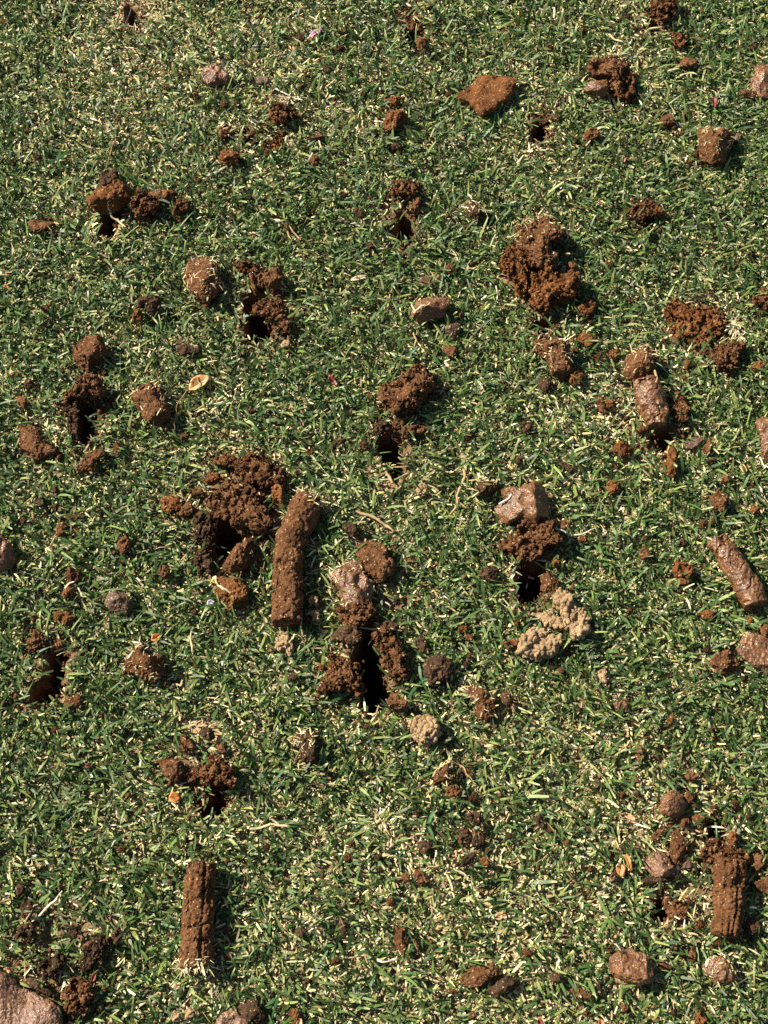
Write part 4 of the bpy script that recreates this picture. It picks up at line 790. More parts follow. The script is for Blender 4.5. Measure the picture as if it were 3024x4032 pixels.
# ------------------------------------------------------------------ blades (grass, straw, tufts)
def blades(root, az, el, L, w, droop, twist, nseg, tip, mid=1.0):
    n = len(root)
    pts = [root]; d = np.stack([np.cos(az), np.sin(az)], -1)
    e = el.copy(); p = root
    turn = (rng.random(n) - .5) * .5
    for k in range(nseg):
        ee = e - droop * (k / max(1, nseg - 1))
        a2 = az + turn * k / nseg
        p = p + np.stack([np.cos(a2) * np.cos(ee), np.sin(a2) * np.cos(ee), np.sin(ee)], -1) * (L / nseg)[:, None]
        pts.append(p)
    V = np.zeros((n, (nseg + 1) * 2, 3))
    side = np.stack([-np.sin(az), np.cos(az), 0 * az], -1)
    up = np.stack([-np.cos(az) * np.sin(el), -np.sin(az) * np.sin(el), np.cos(el)], -1)
    for k, q in enumerate(pts):
        s = k / nseg
        ww = w * (.75 + .25 * min(1, s * 3)) if s < .6 else w * (1 + (tip - 1) * ((s - .6) / .4) ** 1.2)
        tw = twist * (.6 + .8 * s)
        sv = (side * np.cos(tw)[:, None] + up * np.sin(tw)[:, None]) * (ww / 2)[:, None]
        V[:, 2 * k] = q - sv; V[:, 2 * k + 1] = q + sv
    b = np.arange(n)[:, None] * ((nseg + 1) * 2)
    F = []
    for k in range(nseg):
        F.append(np.concatenate([b + 2 * k, b + 2 * k + 1, b + 2 * k + 3, b + 2 * k + 2], 1))
    return V.reshape(-1, 3), np.concatenate(F, 0)
def pick(n, cols, wts):
    c = np.array(cols)[rng.choice(len(cols), n, p=np.array(wts) / sum(wts))]
    c = c * np.exp(rng.normal(0, .16, (n, 1))) * np.exp(rng.normal(0, .06, (n, 3)))
    return np.clip(c, .003, .9)
GREENS = [(.040, .080, .020), (.054, .104, .025), (.072, .125, .031), (.105, .160, .037), (.160, .205, .048), (.028, .057, .016)]
GREEN_W = [.25, .25, .2, .13, .07, .1]
STRAWS = [(.60, .50, .25), (.66, .58, .33), (.50, .38, .19), (.36, .32, .11), (.26, .16, .075), (.72, .66, .46)]
STRAW_W = [.3, .22, .2, .12, .1, .06]

# ------------------------------------------------------------------ footprints that press the grass down
foot = np.zeros(len(_px), np.float32)
def press(poly, shrink=.0012):
    sel = np.where((_px > poly[:, 0].min()) & (_px < poly[:, 0].max()) & (_py > poly[:, 1].min()) & (_py < poly[:, 1].max()))[0]
    if len(sel):
        d = edge_distance(_px[sel], _py[sel], poly)
        foot[sel[d > shrink]] = 1
CANOPY = .0075
def size_of(poly):
    q = poly - poly.mean(0)
    ev, evec = np.linalg.eigh(q.T @ q)
    ex = q @ evec
    return np.ptp(ex[:, 0]), np.ptp(ex[:, 1])
def clod_frame(mk, hr):
    poly = ground_at(*mk.T)
    mn, mx = size_of(poly)
    H = hr * mn
    base = float(np.clip(.0078 - .26 * H, .0028, .0062)) if hr > .3 else .001
    zm = base + .45 * H
    return ground_at(mk[:, 0], mk[:, 1], zm), H, base, mn, mx
FRAMES = [clod_frame(mk, hr) for _, _, hr, _, mk in CLOD_ROWS]
for poly, H, base, mn, mx in FRAMES: press(poly)
def core_geometry(fr, path, radii):
    m = marks(fr, path); k = mm_per_mark(*m.mean(0)) * FR[fr][2]
    r = np.array(radii) * k
    z = float(r.mean()) * .92 + .0035
    return ground_at(m[:, 0], m[:, 1], z), r, z
CORE_GEO = [core_geometry(*c[:3]) for c in CORES]
for xy, r, z in CORE_GEO:
    t = np.gradient(xy, axis=0); t /= np.linalg.norm(t, axis=1)[:, None]; nrm = np.stack([-t[:, 1], t[:, 0]], -1)
    press(np.vstack([xy + nrm * r[:, None] * .9, (xy - nrm * r[:, None] * .9)[::-1]]))

# ------------------------------------------------------------------ grass
def straw_share(x, y):
    """how dry the turf is"""
    s = np.full(len(x), .40)
    for u, v, r, a in STRAW_FIELD:
        c = ground_at(u * 1.8228, v * 1.8228); rr = r * 1.8228 * mm_per_mark(u * 1.8228, v * 1.8228)
        s += a * 1.5 * np.exp(-((x - c[0]) ** 2 + (y - c[1]) ** 2) / (rr * rr))
    p = np.stack([x, y, 0 * x], -1)
    return np.clip(s + .16 * fbm(p * 35, 77, 3) + .10 * vnoise(p * 130, 78), .08, .95)
def grass_bits(n, green, x0, x1, y0, y1, main=True):
    x = rng.uniform(x0, x1, n); y = rng.uniform(y0, y1, n)
    keep = np.ones(n, bool); z = np.zeros(n)
    share = straw_share(x, y) if main else np.full(n, .42)
    keep &= rng.random(n) < (np.clip(1.32 - share, 0, 1) if green else np.clip(share * 1.5 + .12, 0, 1))
    if main:
        z = on_grid(hz, x, y)
        sf = on_grid(soil_f, x, y); sd = on_grid(sand_f, x, y)
        keep &= rng.random(n) > np.clip(sf * 1.05, 0, .985) * (1.0 if green else .88)
        keep &= rng.random(n) > sd * .8
        keep &= on_grid(foot, x, y) < .5
        keep &= on_grid(hole_near, x, y) < -.0015
    x, y, z, share = x[keep], y[keep], z[keep], share[keep]; n = len(x)
    az = rng.uniform(0, 2 * np.pi, n)
    # neighbours lean alike
    p = np.stack([x, y, 0 * x], -1)
    lean = np.pi * 2.2 * fbm(p * 60, 91, 2)
    az = np.where(rng.random(n) < .45, lean + rng.normal(0, .5, n), az)
    if green:
        L = np.clip(rng.lognormal(math.log(.0082), .34, n), .0035, .018)
        w = np.clip(rng.normal(.00135, .00028, n), .0007, .0022)
        el = np.radians(np.clip(rng.normal(34, 20, n), -4, 82))
        zr = rng.uniform(.0003, .0050, n)
        droop = np.radians(rng.normal(24, 16, n)); twist = rng.normal(0, .55, n)
        root = np.stack([x, y, z + zr], -1)
        V, F = blades(root, az, el, L, w, droop, twist, 3, np.where(rng.random(n) < .5, .55, .12))
        c = pick(n, GREENS, GREEN_W)
        yel = rng.random(n) < (.05 + .14 * share)
        c[yel] = c[yel] * .3 + np.array([.27, .29, .085]) * .75
        T = np.repeat(c[:, None, :], 8, 1)
        tipdry = (rng.random(n) < .28)[:, None] * np.array([.5, .44, .22])[None, :]
        T[:, 6] = np.where(tipdry > 0, tipdry, T[:, 6]); T[:, 7] = T[:, 6]
        T[:, 0:2] = T[:, 0:2] * .6 + np.array([.30, .28, .12]) * .4
    else:
        L = np.clip(rng.lognormal(math.log(.0036), .45, n), .0014, .011)
        w = np.clip(rng.normal(.00095, .0003, n), .0004, .002)
        el = np.radians(np.clip(rng.normal(8, 17, n), -20, 70))
        zr = rng.uniform(.0002, .0050, n) + (rng.random(n) < .10) * rng.uniform(0, .003, n)
        droop = np.radians(rng.normal(8, 14, n)); twist = rng.normal(0, .6, n)
        root = np.stack([x, y, z + zr], -1)
        V, F = blades(root, az, el, L, w, droop, twist, 2, np.where(rng.random(n) < .6, .7, .25))
        T = np.repeat(pick(n, STRAWS, STRAW_W)[:, None, :], 6, 1)
    return V, F, T.reshape(-1, 3)
AX0, AX1, AY0, AY1 = -.36, .36, -.37, .53
AREA = (AX1 - AX0) * (AY1 - AY0) * 1e6
V, F, T = grass_bits(int(AREA * .27), True, AX0, AX1, AY0, AY1)
grass = link('grass', make_mesh('grass', V, F, M_GRASS, T)); grass['kind'] = 'stuff'; grass['label'] = 'short mown green grass blades covering the lawn'; grass['category'] = 'grass'
print('green', len(F) * 2, time.time() - T0)
V, F, T = grass_bits(int(AREA * .34), False, AX0, AX1, AY0, AY1)
thatch = link('dry_grass', make_mesh('dry_grass', V, F, M_STRAW, T)); thatch['kind'] = 'stuff'; thatch['label'] = 'dry straw coloured clippings between the green blades'; thatch['category'] = 'straw'
print('straw', len(F) * 2, time.time() - T0)
# the lawn goes on around the spot: the same turf, laid on
TILE = .24
V, F, T = grass_bits(7500, True, 0, TILE, 0, TILE, False); tg = make_mesh('grass_around', V, F, M_GRASS, T)
V, F, T = grass_bits(8500, False, 0, TILE, 0, TILE, False); ts = make_mesh('dry_grass_around', V, F, M_STRAW, T)
for i in range(-3, 3):
    for j in range(-2, 6):
        x, y = i * TILE, AY0 + j * TILE
        # skip what the main turf already covers
        if x >= AX0 - .001 and x + TILE <= AX1 + .001 and y >= AY0 - .001 and y + TILE <= AY1 + .08: continue
        for me, nm, ct, lb in ((tg, 'grass', 'grass', 'short green grass of the lawn around'), (ts, 'dry_grass', 'straw', 'dry clippings of the lawn around')):
            o = link(nm, me, (x, y, 0)); o['kind'] = 'stuff'; o['label'] = lb; o['category'] = ct

# ------------------------------------------------------------------ clods, casts and flakes
def crumble(v, f, amt, minor, seed, cast=False):
    nrm = vnormals(v, f); p = v * 1000.0 + seed * 13.7
    mm = minor * 1000; k = min(1.0, mm / 11.0)
    low = fbm(p / (mm * .42), seed, 3) * minor * .055
    if cast:
        a1, a2 = worley(p / 3.3, seed); b1, b2 = worley(p / 1.5, seed + 3)
        d = (.55 - a1) * .0019 * k - np.exp(-(a2 - a1) / .10) * .0010 * k + (.5 - b1) * .0006 * k
        low = low * 1.6
    else:
        a1, a2 = worley(p / 4.2 + .25 * np.stack([vnoise(p / 2.0, seed + 70), vnoise(p / 2.0, seed + 71), vnoise(p / 2.0, seed + 72)], -1), seed, True); b1, b2 = worley(p / 1.7, seed + 3, True)
        d = ((.5 - a1) * .0011 - np.exp(-(a2 - a1) / .07) * .0006) * k * amt + ((.5 - b1) * .0007) * k * (.35 + .65 * amt) \
            + fbm(p / 1.0, seed + 8, 2) * .00034 * (.5 + amt * .5)
        big = np.maximum(0, vnoise(p / 6.0, seed + 4) - .25) * .0035 * k * max(0, amt - .8)
        d = d - big
    return v + nrm * (low + d)[:, None]
def clod_mesh(name, poly, H, minor, style, seed):
    r = np.random.default_rng(seed + 900)
    key = style[0]; matk, amt = STYLE[key]
    c = poly.mean(0)
    # polygon centroid
    x, y = poly[:, 0], poly[:, 1]; x2, y2 = np.roll(x, -1), np.roll(y, -1); cr = x * y2 - x2 * y
    A = cr.sum() / 2
    if abs(A) > 1e-9: c = np.array([((x + x2) * cr).sum(), ((y + y2) * cr).sum()]) / (6 * A)
    q = poly - c
    e = np.concatenate([q[k] + (q[(k + 1) % len(q)] - q[k]) * np.linspace(0, 1, 40, False)[:, None] for k in range(len(q))])
    an = np.arctan2(e[:, 1], e[:, 0]); ra = np.hypot(e[:, 0], e[:, 1])
    nb = 180; bins = ((an + np.pi) / (2 * np.pi) * nb).astype(int) % nb
    R = np.zeros(nb); np.maximum.at(R, bins, ra)
    idx = np.arange(nb); good = R > 0
    R = np.interp(idx, idx[good], R[good], period=nb)
    R = (np.roll(R, 1) + 2 * R + np.roll(R, -1)) / 4
    an0 = np.linspace(0, 2 * np.pi, nb, endpoint=False); ring = np.c_[np.cos(an0), np.sin(an0), 0 * an0]
    R = R * (1.05 + .10 * fbm(ring * 2.3 + seed * 1.37, seed, 3) * (1.5 if key in 'cDR' else .7))
    big = math.sqrt(abs(A)) * 1000
    level = 7 if big > 34 else 6 if big > 13 else 5 if big > 6 else 4
    u, f = ico(level)
    th = np.arctan2(u[:, 1], u[:, 0]); rho = np.hypot(u[:, 0], u[:, 1])
    fb = (th + np.pi) / (2 * np.pi) * nb - .5
    Rv = np.interp(fb, np.arange(-1, nb + 1), np.r_[R[-1], R, R[0]])
    flat = H < .42 * minor
    a, b = (.7, .75) if not flat else (.8, .55)
    rs = rho ** a; zz = np.sign(u[:, 2]) * np.abs(u[:, 2]) ** b
    v = np.stack([np.cos(th) * rs * Rv, np.sin(th) * rs * Rv, H / 2 + zz * H / 2], -1)
    # uneven top, tilt
    ph = v[:, :2] * 1000 / (minor * 1000) * 2.2
    up = vnoise(np.c_[ph, np.full(len(ph), seed * 3.3)], seed) * .35 + vnoise(np.c_[ph * 2.3, np.full(len(ph), seed * 1.7)], seed + 2) * .16
    v[:, 2] *= 1 + up * (1 if not flat else .6)
    ti = r.normal(0, .1, 2); v[:, 2] = np.maximum(v[:, 2] + (v[:, :2] * ti).sum(1) * (1 if not flat else .5), 0)
    # broken faces
    if key in 'bdsrogSp' and not flat:
        cen = np.array([0, 0, H / 2])
        for k in range(7):
            nn = r.normal(0, 1, 3); nn[2] = abs(nn[2]) * 1.1 + .35; nn /= np.linalg.norm(nn)
            s = (v - cen) @ nn; lim = s.max() * r.uniform(.62, .86)
            over = np.maximum(0, s - lim); v = v - nn * over[:, None] * .92
    v = crumble(v, f, amt, minor, seed, key == 't')
    if key in 'cDR' and big > 9:      # a loose heap: clumps with deep gaps
        nrm = vnormals(v, f); p = v * 1000 + seed
        a1, a2 = worley(p / 6.0 + .3 * np.stack([vnoise(p / 3.0, seed + 73), vnoise(p / 3.0, seed + 74), vnoise(p / 3.0, seed + 75)], -1), seed + 31, True)
        v = v + nrm * (((.45 - a1) * .0034 - np.exp(-(a2 - a1) / .12) * .0016) * min(1, big / 18))[:, None]
    return make_mesh(name, v, f, SOIL[matk]), c, (v, f)
def straw_on(parent, v, f, n, spread=.5, Lm=.0034):
    nrm = vnormals(v, f); top = np.where((nrm[:, 2] > .35))[0]
    if len(top) < 5: return
    ext = v[:, 1].max() - v[:, 1].min()
    w = np.exp((v[top, 1] - v[:, 1].max()) / (ext * spread)); w = w / w.sum()
    k = rng.choice(top, n, p=w)
    az = rng.uniform(0, 2 * np.pi, n); L = np.clip(rng.lognormal(math.log(Lm), .4, n), .002, .012)
    el = np.radians(rng.normal(-2, 12, n))
    V, F = blades(v[k] + nrm[k] * .0005, az, el, L, rng.uniform(.0003, .0009, n), np.radians(rng.normal(14, 14, n)), rng.normal(0, .5, n), 3, np.full(n, .4))
    T = np.repeat(pick(n, STRAWS, STRAW_W)[:, None, :], 8, 1).reshape(-1, 3)
    o = link('thatch', make_mesh('thatch', V, F, M_STRAW, T), parent=parent)
    return o
CATS = dict(soil_clod='soil clod', soil_core='soil core', soil_flake='soil flake', worm_cast='worm cast')
GRP = dict(soil_clod='soil clods lying on the lawn', soil_core='punched soil cores lying on the lawn', soil_flake='flat flakes of soil on the lawn', worm_cast='tan worm casts on the lawn')
tris = 0
for k, ((name, st, hr, lab, mk), (poly, H, base, mn, mx)) in enumerate(zip(CLOD_ROWS, FRAMES)):
    me, c, (v, f) = clod_mesh(name, poly, H, mn, st, 100 + k)
    gz = float(np.maximum(on_grid(hz, np.array([c[0]]), np.array([c[1]]))[0], -.004))
    o = link(name, me, (c[0], c[1], gz + base)); tris += len(f)
    tag(o, lab, CATS[name], GRP[name])
    if '*' in st: straw_on(o, v, f, int(14 + mn * 1000 * 2.6))
print('clods', len(CLOD_ROWS), tris, time.time() - T0)

def core_mesh(name, xy, r, z, style, groove, seed):
    # resample the axis
    s = np.r_[0, np.cumsum(np.linalg.norm(np.diff(xy, axis=0), axis=1))]
    n = 110; t = np.linspace(0, s[-1], n)
    ax = np.stack([np.interp(t, s, xy[:, 0]), np.interp(t, s, xy[:, 1])], -1)
    for _ in range(6): ax[1:-1] = (ax[:-2] + 2 * ax[1:-1] + ax[2:]) / 4
    rr = np.interp(t, s, r)
    ta = np.gradient(ax, axis=0); ta /= np.linalg.norm(ta, axis=1)[:, None]; sd = np.stack([-ta[:, 1], ta[:, 0]], -1)
    m = 84; an = np.linspace(0, 2 * np.pi, m, endpoint=False)
    capk = np.array([.03, .3, .55, .75, .9, .97])
    rings = []
    def ring(cx, nv, rad, squash=.92):
        return np.stack([cx[0] + nv[0] * np.cos(an) * rad, cx[1] + nv[1] * np.cos(an) * rad, np.sin(an) * rad * squash], -1)
    for kf in capk: rings.append(ring(ax[0] - ta[0] * rr[0] * .22 * math.sqrt(1 - kf), sd[0], rr[0] * kf))
    for i in range(n): rings.append(ring(ax[i], sd[i], rr[i]))
    for kf in capk[::-1]: rings.append(ring(ax[-1] + ta[-1] * rr[-1] * .22 * math.sqrt(1 - kf), sd[-1], rr[-1] * kf))
    Vv = np.array(rings); nr = len(rings)
    # grooves pressed by the tine
    if groove:
        for a0, dep, wd in [(1.15, .0016, .10), (1.95, .0010, .07), (1.5, .0006, .06)][:1 + groove]:
            g = np.exp(-((an - a0) / wd) ** 2) * dep
            c3 = Vv.mean(1, keepdims=True); dv = Vv - c3
            Vv = c3 + dv * (1 - (g / np.maximum(np.linalg.norm(dv, axis=2), 1e-4)))[:, :, None]
    v = Vv.reshape(-1, 3)
    i = (np.arange(nr - 1)[:, None] * m + np.arange(m)[None, :]); j = np.arange(nr - 1)[:, None] * m + (np.arange(m)[None, :] + 1) % m
    f = np.concatenate([np.stack([i, j, j + m], -1).reshape(-1, 3), np.stack([i, j + m, i + m], -1).reshape(-1, 3)])
    c0 = len(v); v = np.vstack([v, v[:m].mean(0), v[-m:].mean(0)])
    f = np.vstack([f, np.stack([np.full(m, c0), (np.arange(m) + 1) % m, np.arange(m)], -1), np.stack([np.full(m, c0 + 1), np.arange(m) + (nr - 1) * m, (np.arange(m) + 1) % m + (nr - 1) * m], -1)])
    cen = ax.mean(0); v[:, :2] -= cen
    if vnormals(v, f)[m * (nr // 2) + m // 4][2] < 0: f = f[:, ::-1]
    matk, amt = STYLE[style]
    # transverse cracks and dents
    p = v * 1000
    v = crumble(v, f, amt * 1.15, r.mean() * 2, seed)
    nrm = vnormals(v, f)
    cr = np.abs(vnoise(np.c_[p[:, :2] / 9 + seed, p[:, 2] / 12], seed + 50))
    v = v - nrm * (np.exp(-cr / .035) * .0016)[:, None] - nrm * (np.maximum(0, vnoise(p / 7, seed + 60) - .3) * .004)[:, None]
    return make_mesh(name, v, f, SOIL[matk]), cen, (v, f), ax - cen, rr
for k, ((fr, path, radii, st, lab, groove, endk), (xy, r, z)) in enumerate(zip(CORES, CORE_GEO)):
    me, cen, (v, f), ax, rr = core_mesh('soil_core', xy, r, z, st, groove, 700 + k)
    o = link('soil_core', me, (cen[0], cen[1], z)); tag(o, lab, 'soil core', GRP['soil_core'])
    if endk:
        e = ax[0] if endk == 1 else ax[-1]; dr = (ax[0] - ax[4]) if endk == 1 else (ax[-1] - ax[-5]); dr = dr / np.linalg.norm(dr); R0 = rr[0] if endk == 1 else rr[-1]
        n = 150
        th = rng.uniform(-.4, np.pi + .4, n); q = rng.uniform(.6, 1.06, n)
        sdv = np.array([-dr[1], dr[0]])
        root = np.stack([e[0] + dr[0] * R0 * .05 + sdv[0] * np.cos(th) * R0 * q, e[1] + dr[1] * R0 * .05 + sdv[1] * np.cos(th) * R0 * q, np.sin(th) * R0 * q * .92], -1)
        root[:, :2] -= dr * rng.uniform(-.001, .006, n)[:, None]
        az = math.atan2(dr[1], dr[0]) + rng.normal(0, 1.0, n)
        V, F = blades(root, az, np.radians(rng.normal(-4, 20, n)), np.clip(rng.lognormal(math.log(.0034), .4, n), .0015, .008), rng.uniform(.0003, .0008, n), np.radians(rng.normal(25, 20, n)), rng.normal(0, .6, n), 3, np.full(n, .4))
        T = np.repeat(pick(n, STRAWS, [.3, .2, .25, .2, .05, .05])[:, None, :], 8, 1).reshape(-1, 3)
        link('thatch', make_mesh('thatch', V, F, M_STRAW, T), parent=o)

# ------------------------------------------------------------------ pea sized crumbs, each its own
variants = []
for k in range(12):
    r = np.random.default_rng(4000 + k); u, f = ico(4)
    v = u * np.array([1, r.uniform(.65, .95), r.uniform(.55, .8)])
    for q in range(6):
        nn = r.normal(0, 1, 3); nn /= np.linalg.norm(nn); s = v @ nn; v = v - nn * np.maximum(0, s - s.max() * r.uniform(.6, .85))[:, None] * .9
    v = v * .005
    v = crumble(v, f, 1.5, .010, 4100 + k) / .005
    for key in ('b', 'r', 'd'):
        variants.append(make_mesh('soil_crumb', v, f, SOIL[key]))
MARKS = [(float(q.split(' ', 1)[0].split(',')[0]), float(q.split(' ', 1)[0].split(',')[1]), q.split(' ', 1)[1]) for q in '|'.join(LANDMARKS.strip().splitlines()).split('|')]
SECTOR = ['right of', 'lower right of', 'straight below', 'lower left of', 'left of', 'upper left of', 'straight above', 'upper right of']
RANK = ['nearest', 'second', 'third', 'fourth', 'fifth', 'sixth', 'seventh', 'eighth', 'ninth', 'tenth']
crumbs = []
for line in CRUMBS.strip().splitlines():
    fr, rest = line.split(':')
    for q in rest.split():
        x, y, w = map(float, q.split(','))
        m = marks(fr, f'{x},{y}')[0]; k = mm_per_mark(*m) * FR[fr][2]
        rad = w * k * .56
        gp = ground_at(m[0], m[1], CANOPY)
        ck = rng.choice(3, p=[.5, .28, .22])
        vi = rng.integers(12) * 3 + ck
        o = link('soil_crumb', variants[vi], (gp[0], gp[1], max(.0048, .0072 - rad * .2)))
        o.scale = (rad, rad * rng.uniform(.85, 1.1), rad * rng.uniform(.8, 1.1)); o.rotation_euler = (rng.normal(0, .3), rng.normal(0, .3), rng.uniform(0, 6.28))
        d = [math.hypot(m[0] / 1.8228 - a, m[1] / 1.8228 - b) for a, b, _ in MARKS]; li = int(np.argmin(d))
        an = math.atan2(m[1] / 1.8228 - MARKS[li][1], m[0] / 1.8228 - MARKS[li][0])
        crumbs.append((li, int(round(an / (math.pi / 4))) % 8, d[li], ('brown', 'reddish', 'dark')[ck], o))
seen = {}
for li, sec, dist, cname, o in sorted(crumbs, key=lambda t: (t[0], t[1], t[2])):
    n_ = seen.get((li, sec), 0); seen[(li, sec)] = n_ + 1
    tag(o, f'small {cname} soil crumb {SECTOR[sec]} the {MARKS[li][2]}, {RANK[n_]} out' if n_ else f'small {cname} soil crumb {SECTOR[sec]} the {MARKS[li][2]}, nearest', 'soil crumb', 'pea sized soil crumbs strewn over the grass')

# ------------------------------------------------------------------ crumbs too fine to count
def granules(n):
    src = []
    for (name, st, *_r), (poly, H, base, mn, mx) in zip(CLOD_ROWS, FRAMES):
        if st[0] in 'cDrb' and mn > .008: src.append((poly, 1.0 if st[0] in 'cD' else .45))
    for d, poly in HOLE_ROWS: src.append((poly, 1.2))
    w = np.array([s[1] * np.ptp(s[0], 0).sum() for s in src]); w /= w.sum()
    pick_ = rng.choice(len(src), n, p=w); xy = np.zeros((n, 2))
    for i in range(len(src)):
        sel = np.where(pick_ == i)[0]
        if not len(sel): continue
        poly = src[i][0]; k = rng.integers(len(poly), size=len(sel)); t = rng.random((len(sel), 1))
        xy[sel] = poly[k] * t + poly[(k + 1) % len(poly)] * (1 - t) + rng.normal(0, .0042, (len(sel), 2))
    ext = rng.random(n) < .22      # thrown farther
    xy[ext] = np.stack([rng.uniform(AX0, AX1, ext.sum()), rng.uniform(AY0, AY1, ext.sum())], -1)
    dep = on_grid(hole_d, xy[:, 0], xy[:, 1]); xy = xy[dep < .006]; n = len(xy)
    u, f = ico(1)
    s = np.clip(rng.lognormal(math.log(.00065), .5, n), .0003, .0019)
    sh = rng.uniform(.6, 1.25, (n, 1, 3)) * (1 + rng.uniform(-.22, .22, (n, 12, 1)))
    sf = on_grid(soil_f, xy[:, 0], xy[:, 1])
    z = on_grid(hz, xy[:, 0], xy[:, 1]) + np.where(sf > .5, rng.uniform(.0005, .003, n), rng.uniform(.003, .0072, n))
    V = u[None] * s[:, None, None] * sh + np.c_[xy, z][:, None, :]
    F = f[None] + np.arange(n)[:, None, None] * 12
    return V.reshape(-1, 3), F.reshape(-1, 3)
V, F = granules(13000)
gr = link('soil_crumbs', make_mesh('soil_crumbs', V, F, SOIL['b'], smooth=False)); gr['kind'] = 'stuff'; gr['label'] = 'fine loose soil grains sprinkled around the holes and clods'; gr['category'] = 'soil'

# ------------------------------------------------------------------ stems, roots, sticks
STEMCOL = dict(brown=(.22, .11, .045), pale=(.58, .46, .25), white=(.66, .58, .43), grey=(.42, .37, .29), tan=(.42, .27, .13), yellow=(.46, .42, .12))
def tube(path, rad, colr, seed, lift):
    r = np.random.default_rng(seed)
    s = np.r_[0, np.cumsum(np.linalg.norm(np.diff(path, axis=0), axis=1))]
    n = max(10, int(s[-1] / .0016)); t = np.linspace(0, s[-1], n)
    p = np.stack([np.interp(t, s, path[:, k]) for k in range(3)], -1)
    for _ in range(2): p[1:-1] = (p[:-2] + 2 * p[1:-1] + p[2:]) / 4
    p[:, :2] += np.stack([fbm(np.c_[t * 180, 0 * t, 0 * t + seed], seed, 2), fbm(np.c_[t * 180, 0 * t + 7, 0 * t + seed], seed, 2)], -1) * .0008
    p[:, 2] += np.abs(fbm(np.c_[t * 120, 0 * t + 3, 0 * t + seed], seed, 2)) * .0016 + lift
    m = 7; an = np.linspace(0, 2 * np.pi, m, endpoint=False)
    ta = np.gradient(p, axis=0); ta /= np.linalg.norm(ta, axis=1)[:, None]
    a = np.cross(ta, [0, 0, 1.0]); a /= np.linalg.norm(a, axis=1)[:, None] + 1e-9; b = np.cross(a, ta)
    rr = rad * (1 + .22 * fbm(np.c_[t * 300, 0 * t + 5, 0 * t + seed], seed + 3, 2)) * np.interp(np.linspace(0, 1, n), [0, .06, .75, 1], [.7, 1, .9, .45])
    V = p[:, None, :] + (a[:, None, :] * np.cos(an)[None, :, None] + b[:, None, :] * np.sin(an)[None, :, None] * .75) * rr[:, None, None]
    i = (np.arange(n - 1)[:, None] * m + np.arange(m)); j = np.arange(n - 1)[:, None] * m + (np.arange(m) + 1) % m
    F = np.stack([i, j, j + m, i + m], -1).reshape(-1, 4)
    T = np.array(colr)[None, :] * np.exp(.3 * fbm(np.c_[V.reshape(-1, 3) * 700], seed + 9, 2))[:, None]
    return V.reshape(-1, 3), F, np.clip(T, .01, .9)
def top_z(xy):
    """height of what lies at a spot: turf canopy or a clod"""
    z = np.full(len(xy), CANOPY - .0008)
    for poly, H, base, mn, mx in FRAMES:
        if abs(poly[:, 0].mean() - xy[0, 0]) > .08 or abs(poly[:, 1].mean() - xy[0, 1]) > .08: continue
        d = edge_distance(xy[:, 0], xy[:, 1], poly)
        z = np.maximum(z, np.where(d > 0, base + H * .5 + H * .45 * np.clip(d / (mn * .35), 0, 1), 0))
    for axy, r, zc in CORE_GEO:
        for q in np.linspace(0, 1, 25):
            w = q * (len(axy) - 1); i0 = min(int(w), len(axy) - 2); c = axy[i0] + (axy[i0 + 1] - axy[i0]) * (w - i0); R = r.mean()
            d = np.hypot(*(xy - c).T); z = np.maximum(z, np.where(d < R, zc + np.sqrt(np.maximum(R * R - d * d, 0)) * .95, 0))
    return z
for k, (fr, name, cc, rad, lab, pts) in enumerate(rows(STEMS)):
    m = marks(fr, pts); kk = mm_per_mark(*m.mean(0)) * FR[fr][2]
    xy0 = ground_at(m[:, 0], m[:, 1], CANOPY); s = np.r_[0, np.cumsum(np.linalg.norm(np.diff(xy0, axis=0), axis=1))]
    t = np.linspace(0, s[-1], max(8, int(s[-1] / .002))); xy = np.stack([np.interp(t, s, xy0[:, 0]), np.interp(t, s, xy0[:, 1])], -1)
    z = top_z(xy)
    for _ in range(3): z[1:-1] = (z[:-2] + z[1:-1] + z[2:]) / 3
    if 'inside' in lab: z[:] = -.012
    V, F, T = tube(np.c_[xy, z], float(rad) * kk * .8, STEMCOL[cc], 300 + k, .0003)
    c = V.mean(0); c[2] = V[:, 2].min()
    o = link(name, make_mesh(name, V - c, F, M_STRAW, T), c); tag(o, lab, name.replace('_', ' '), 'loose stems, roots and straws on the lawn')

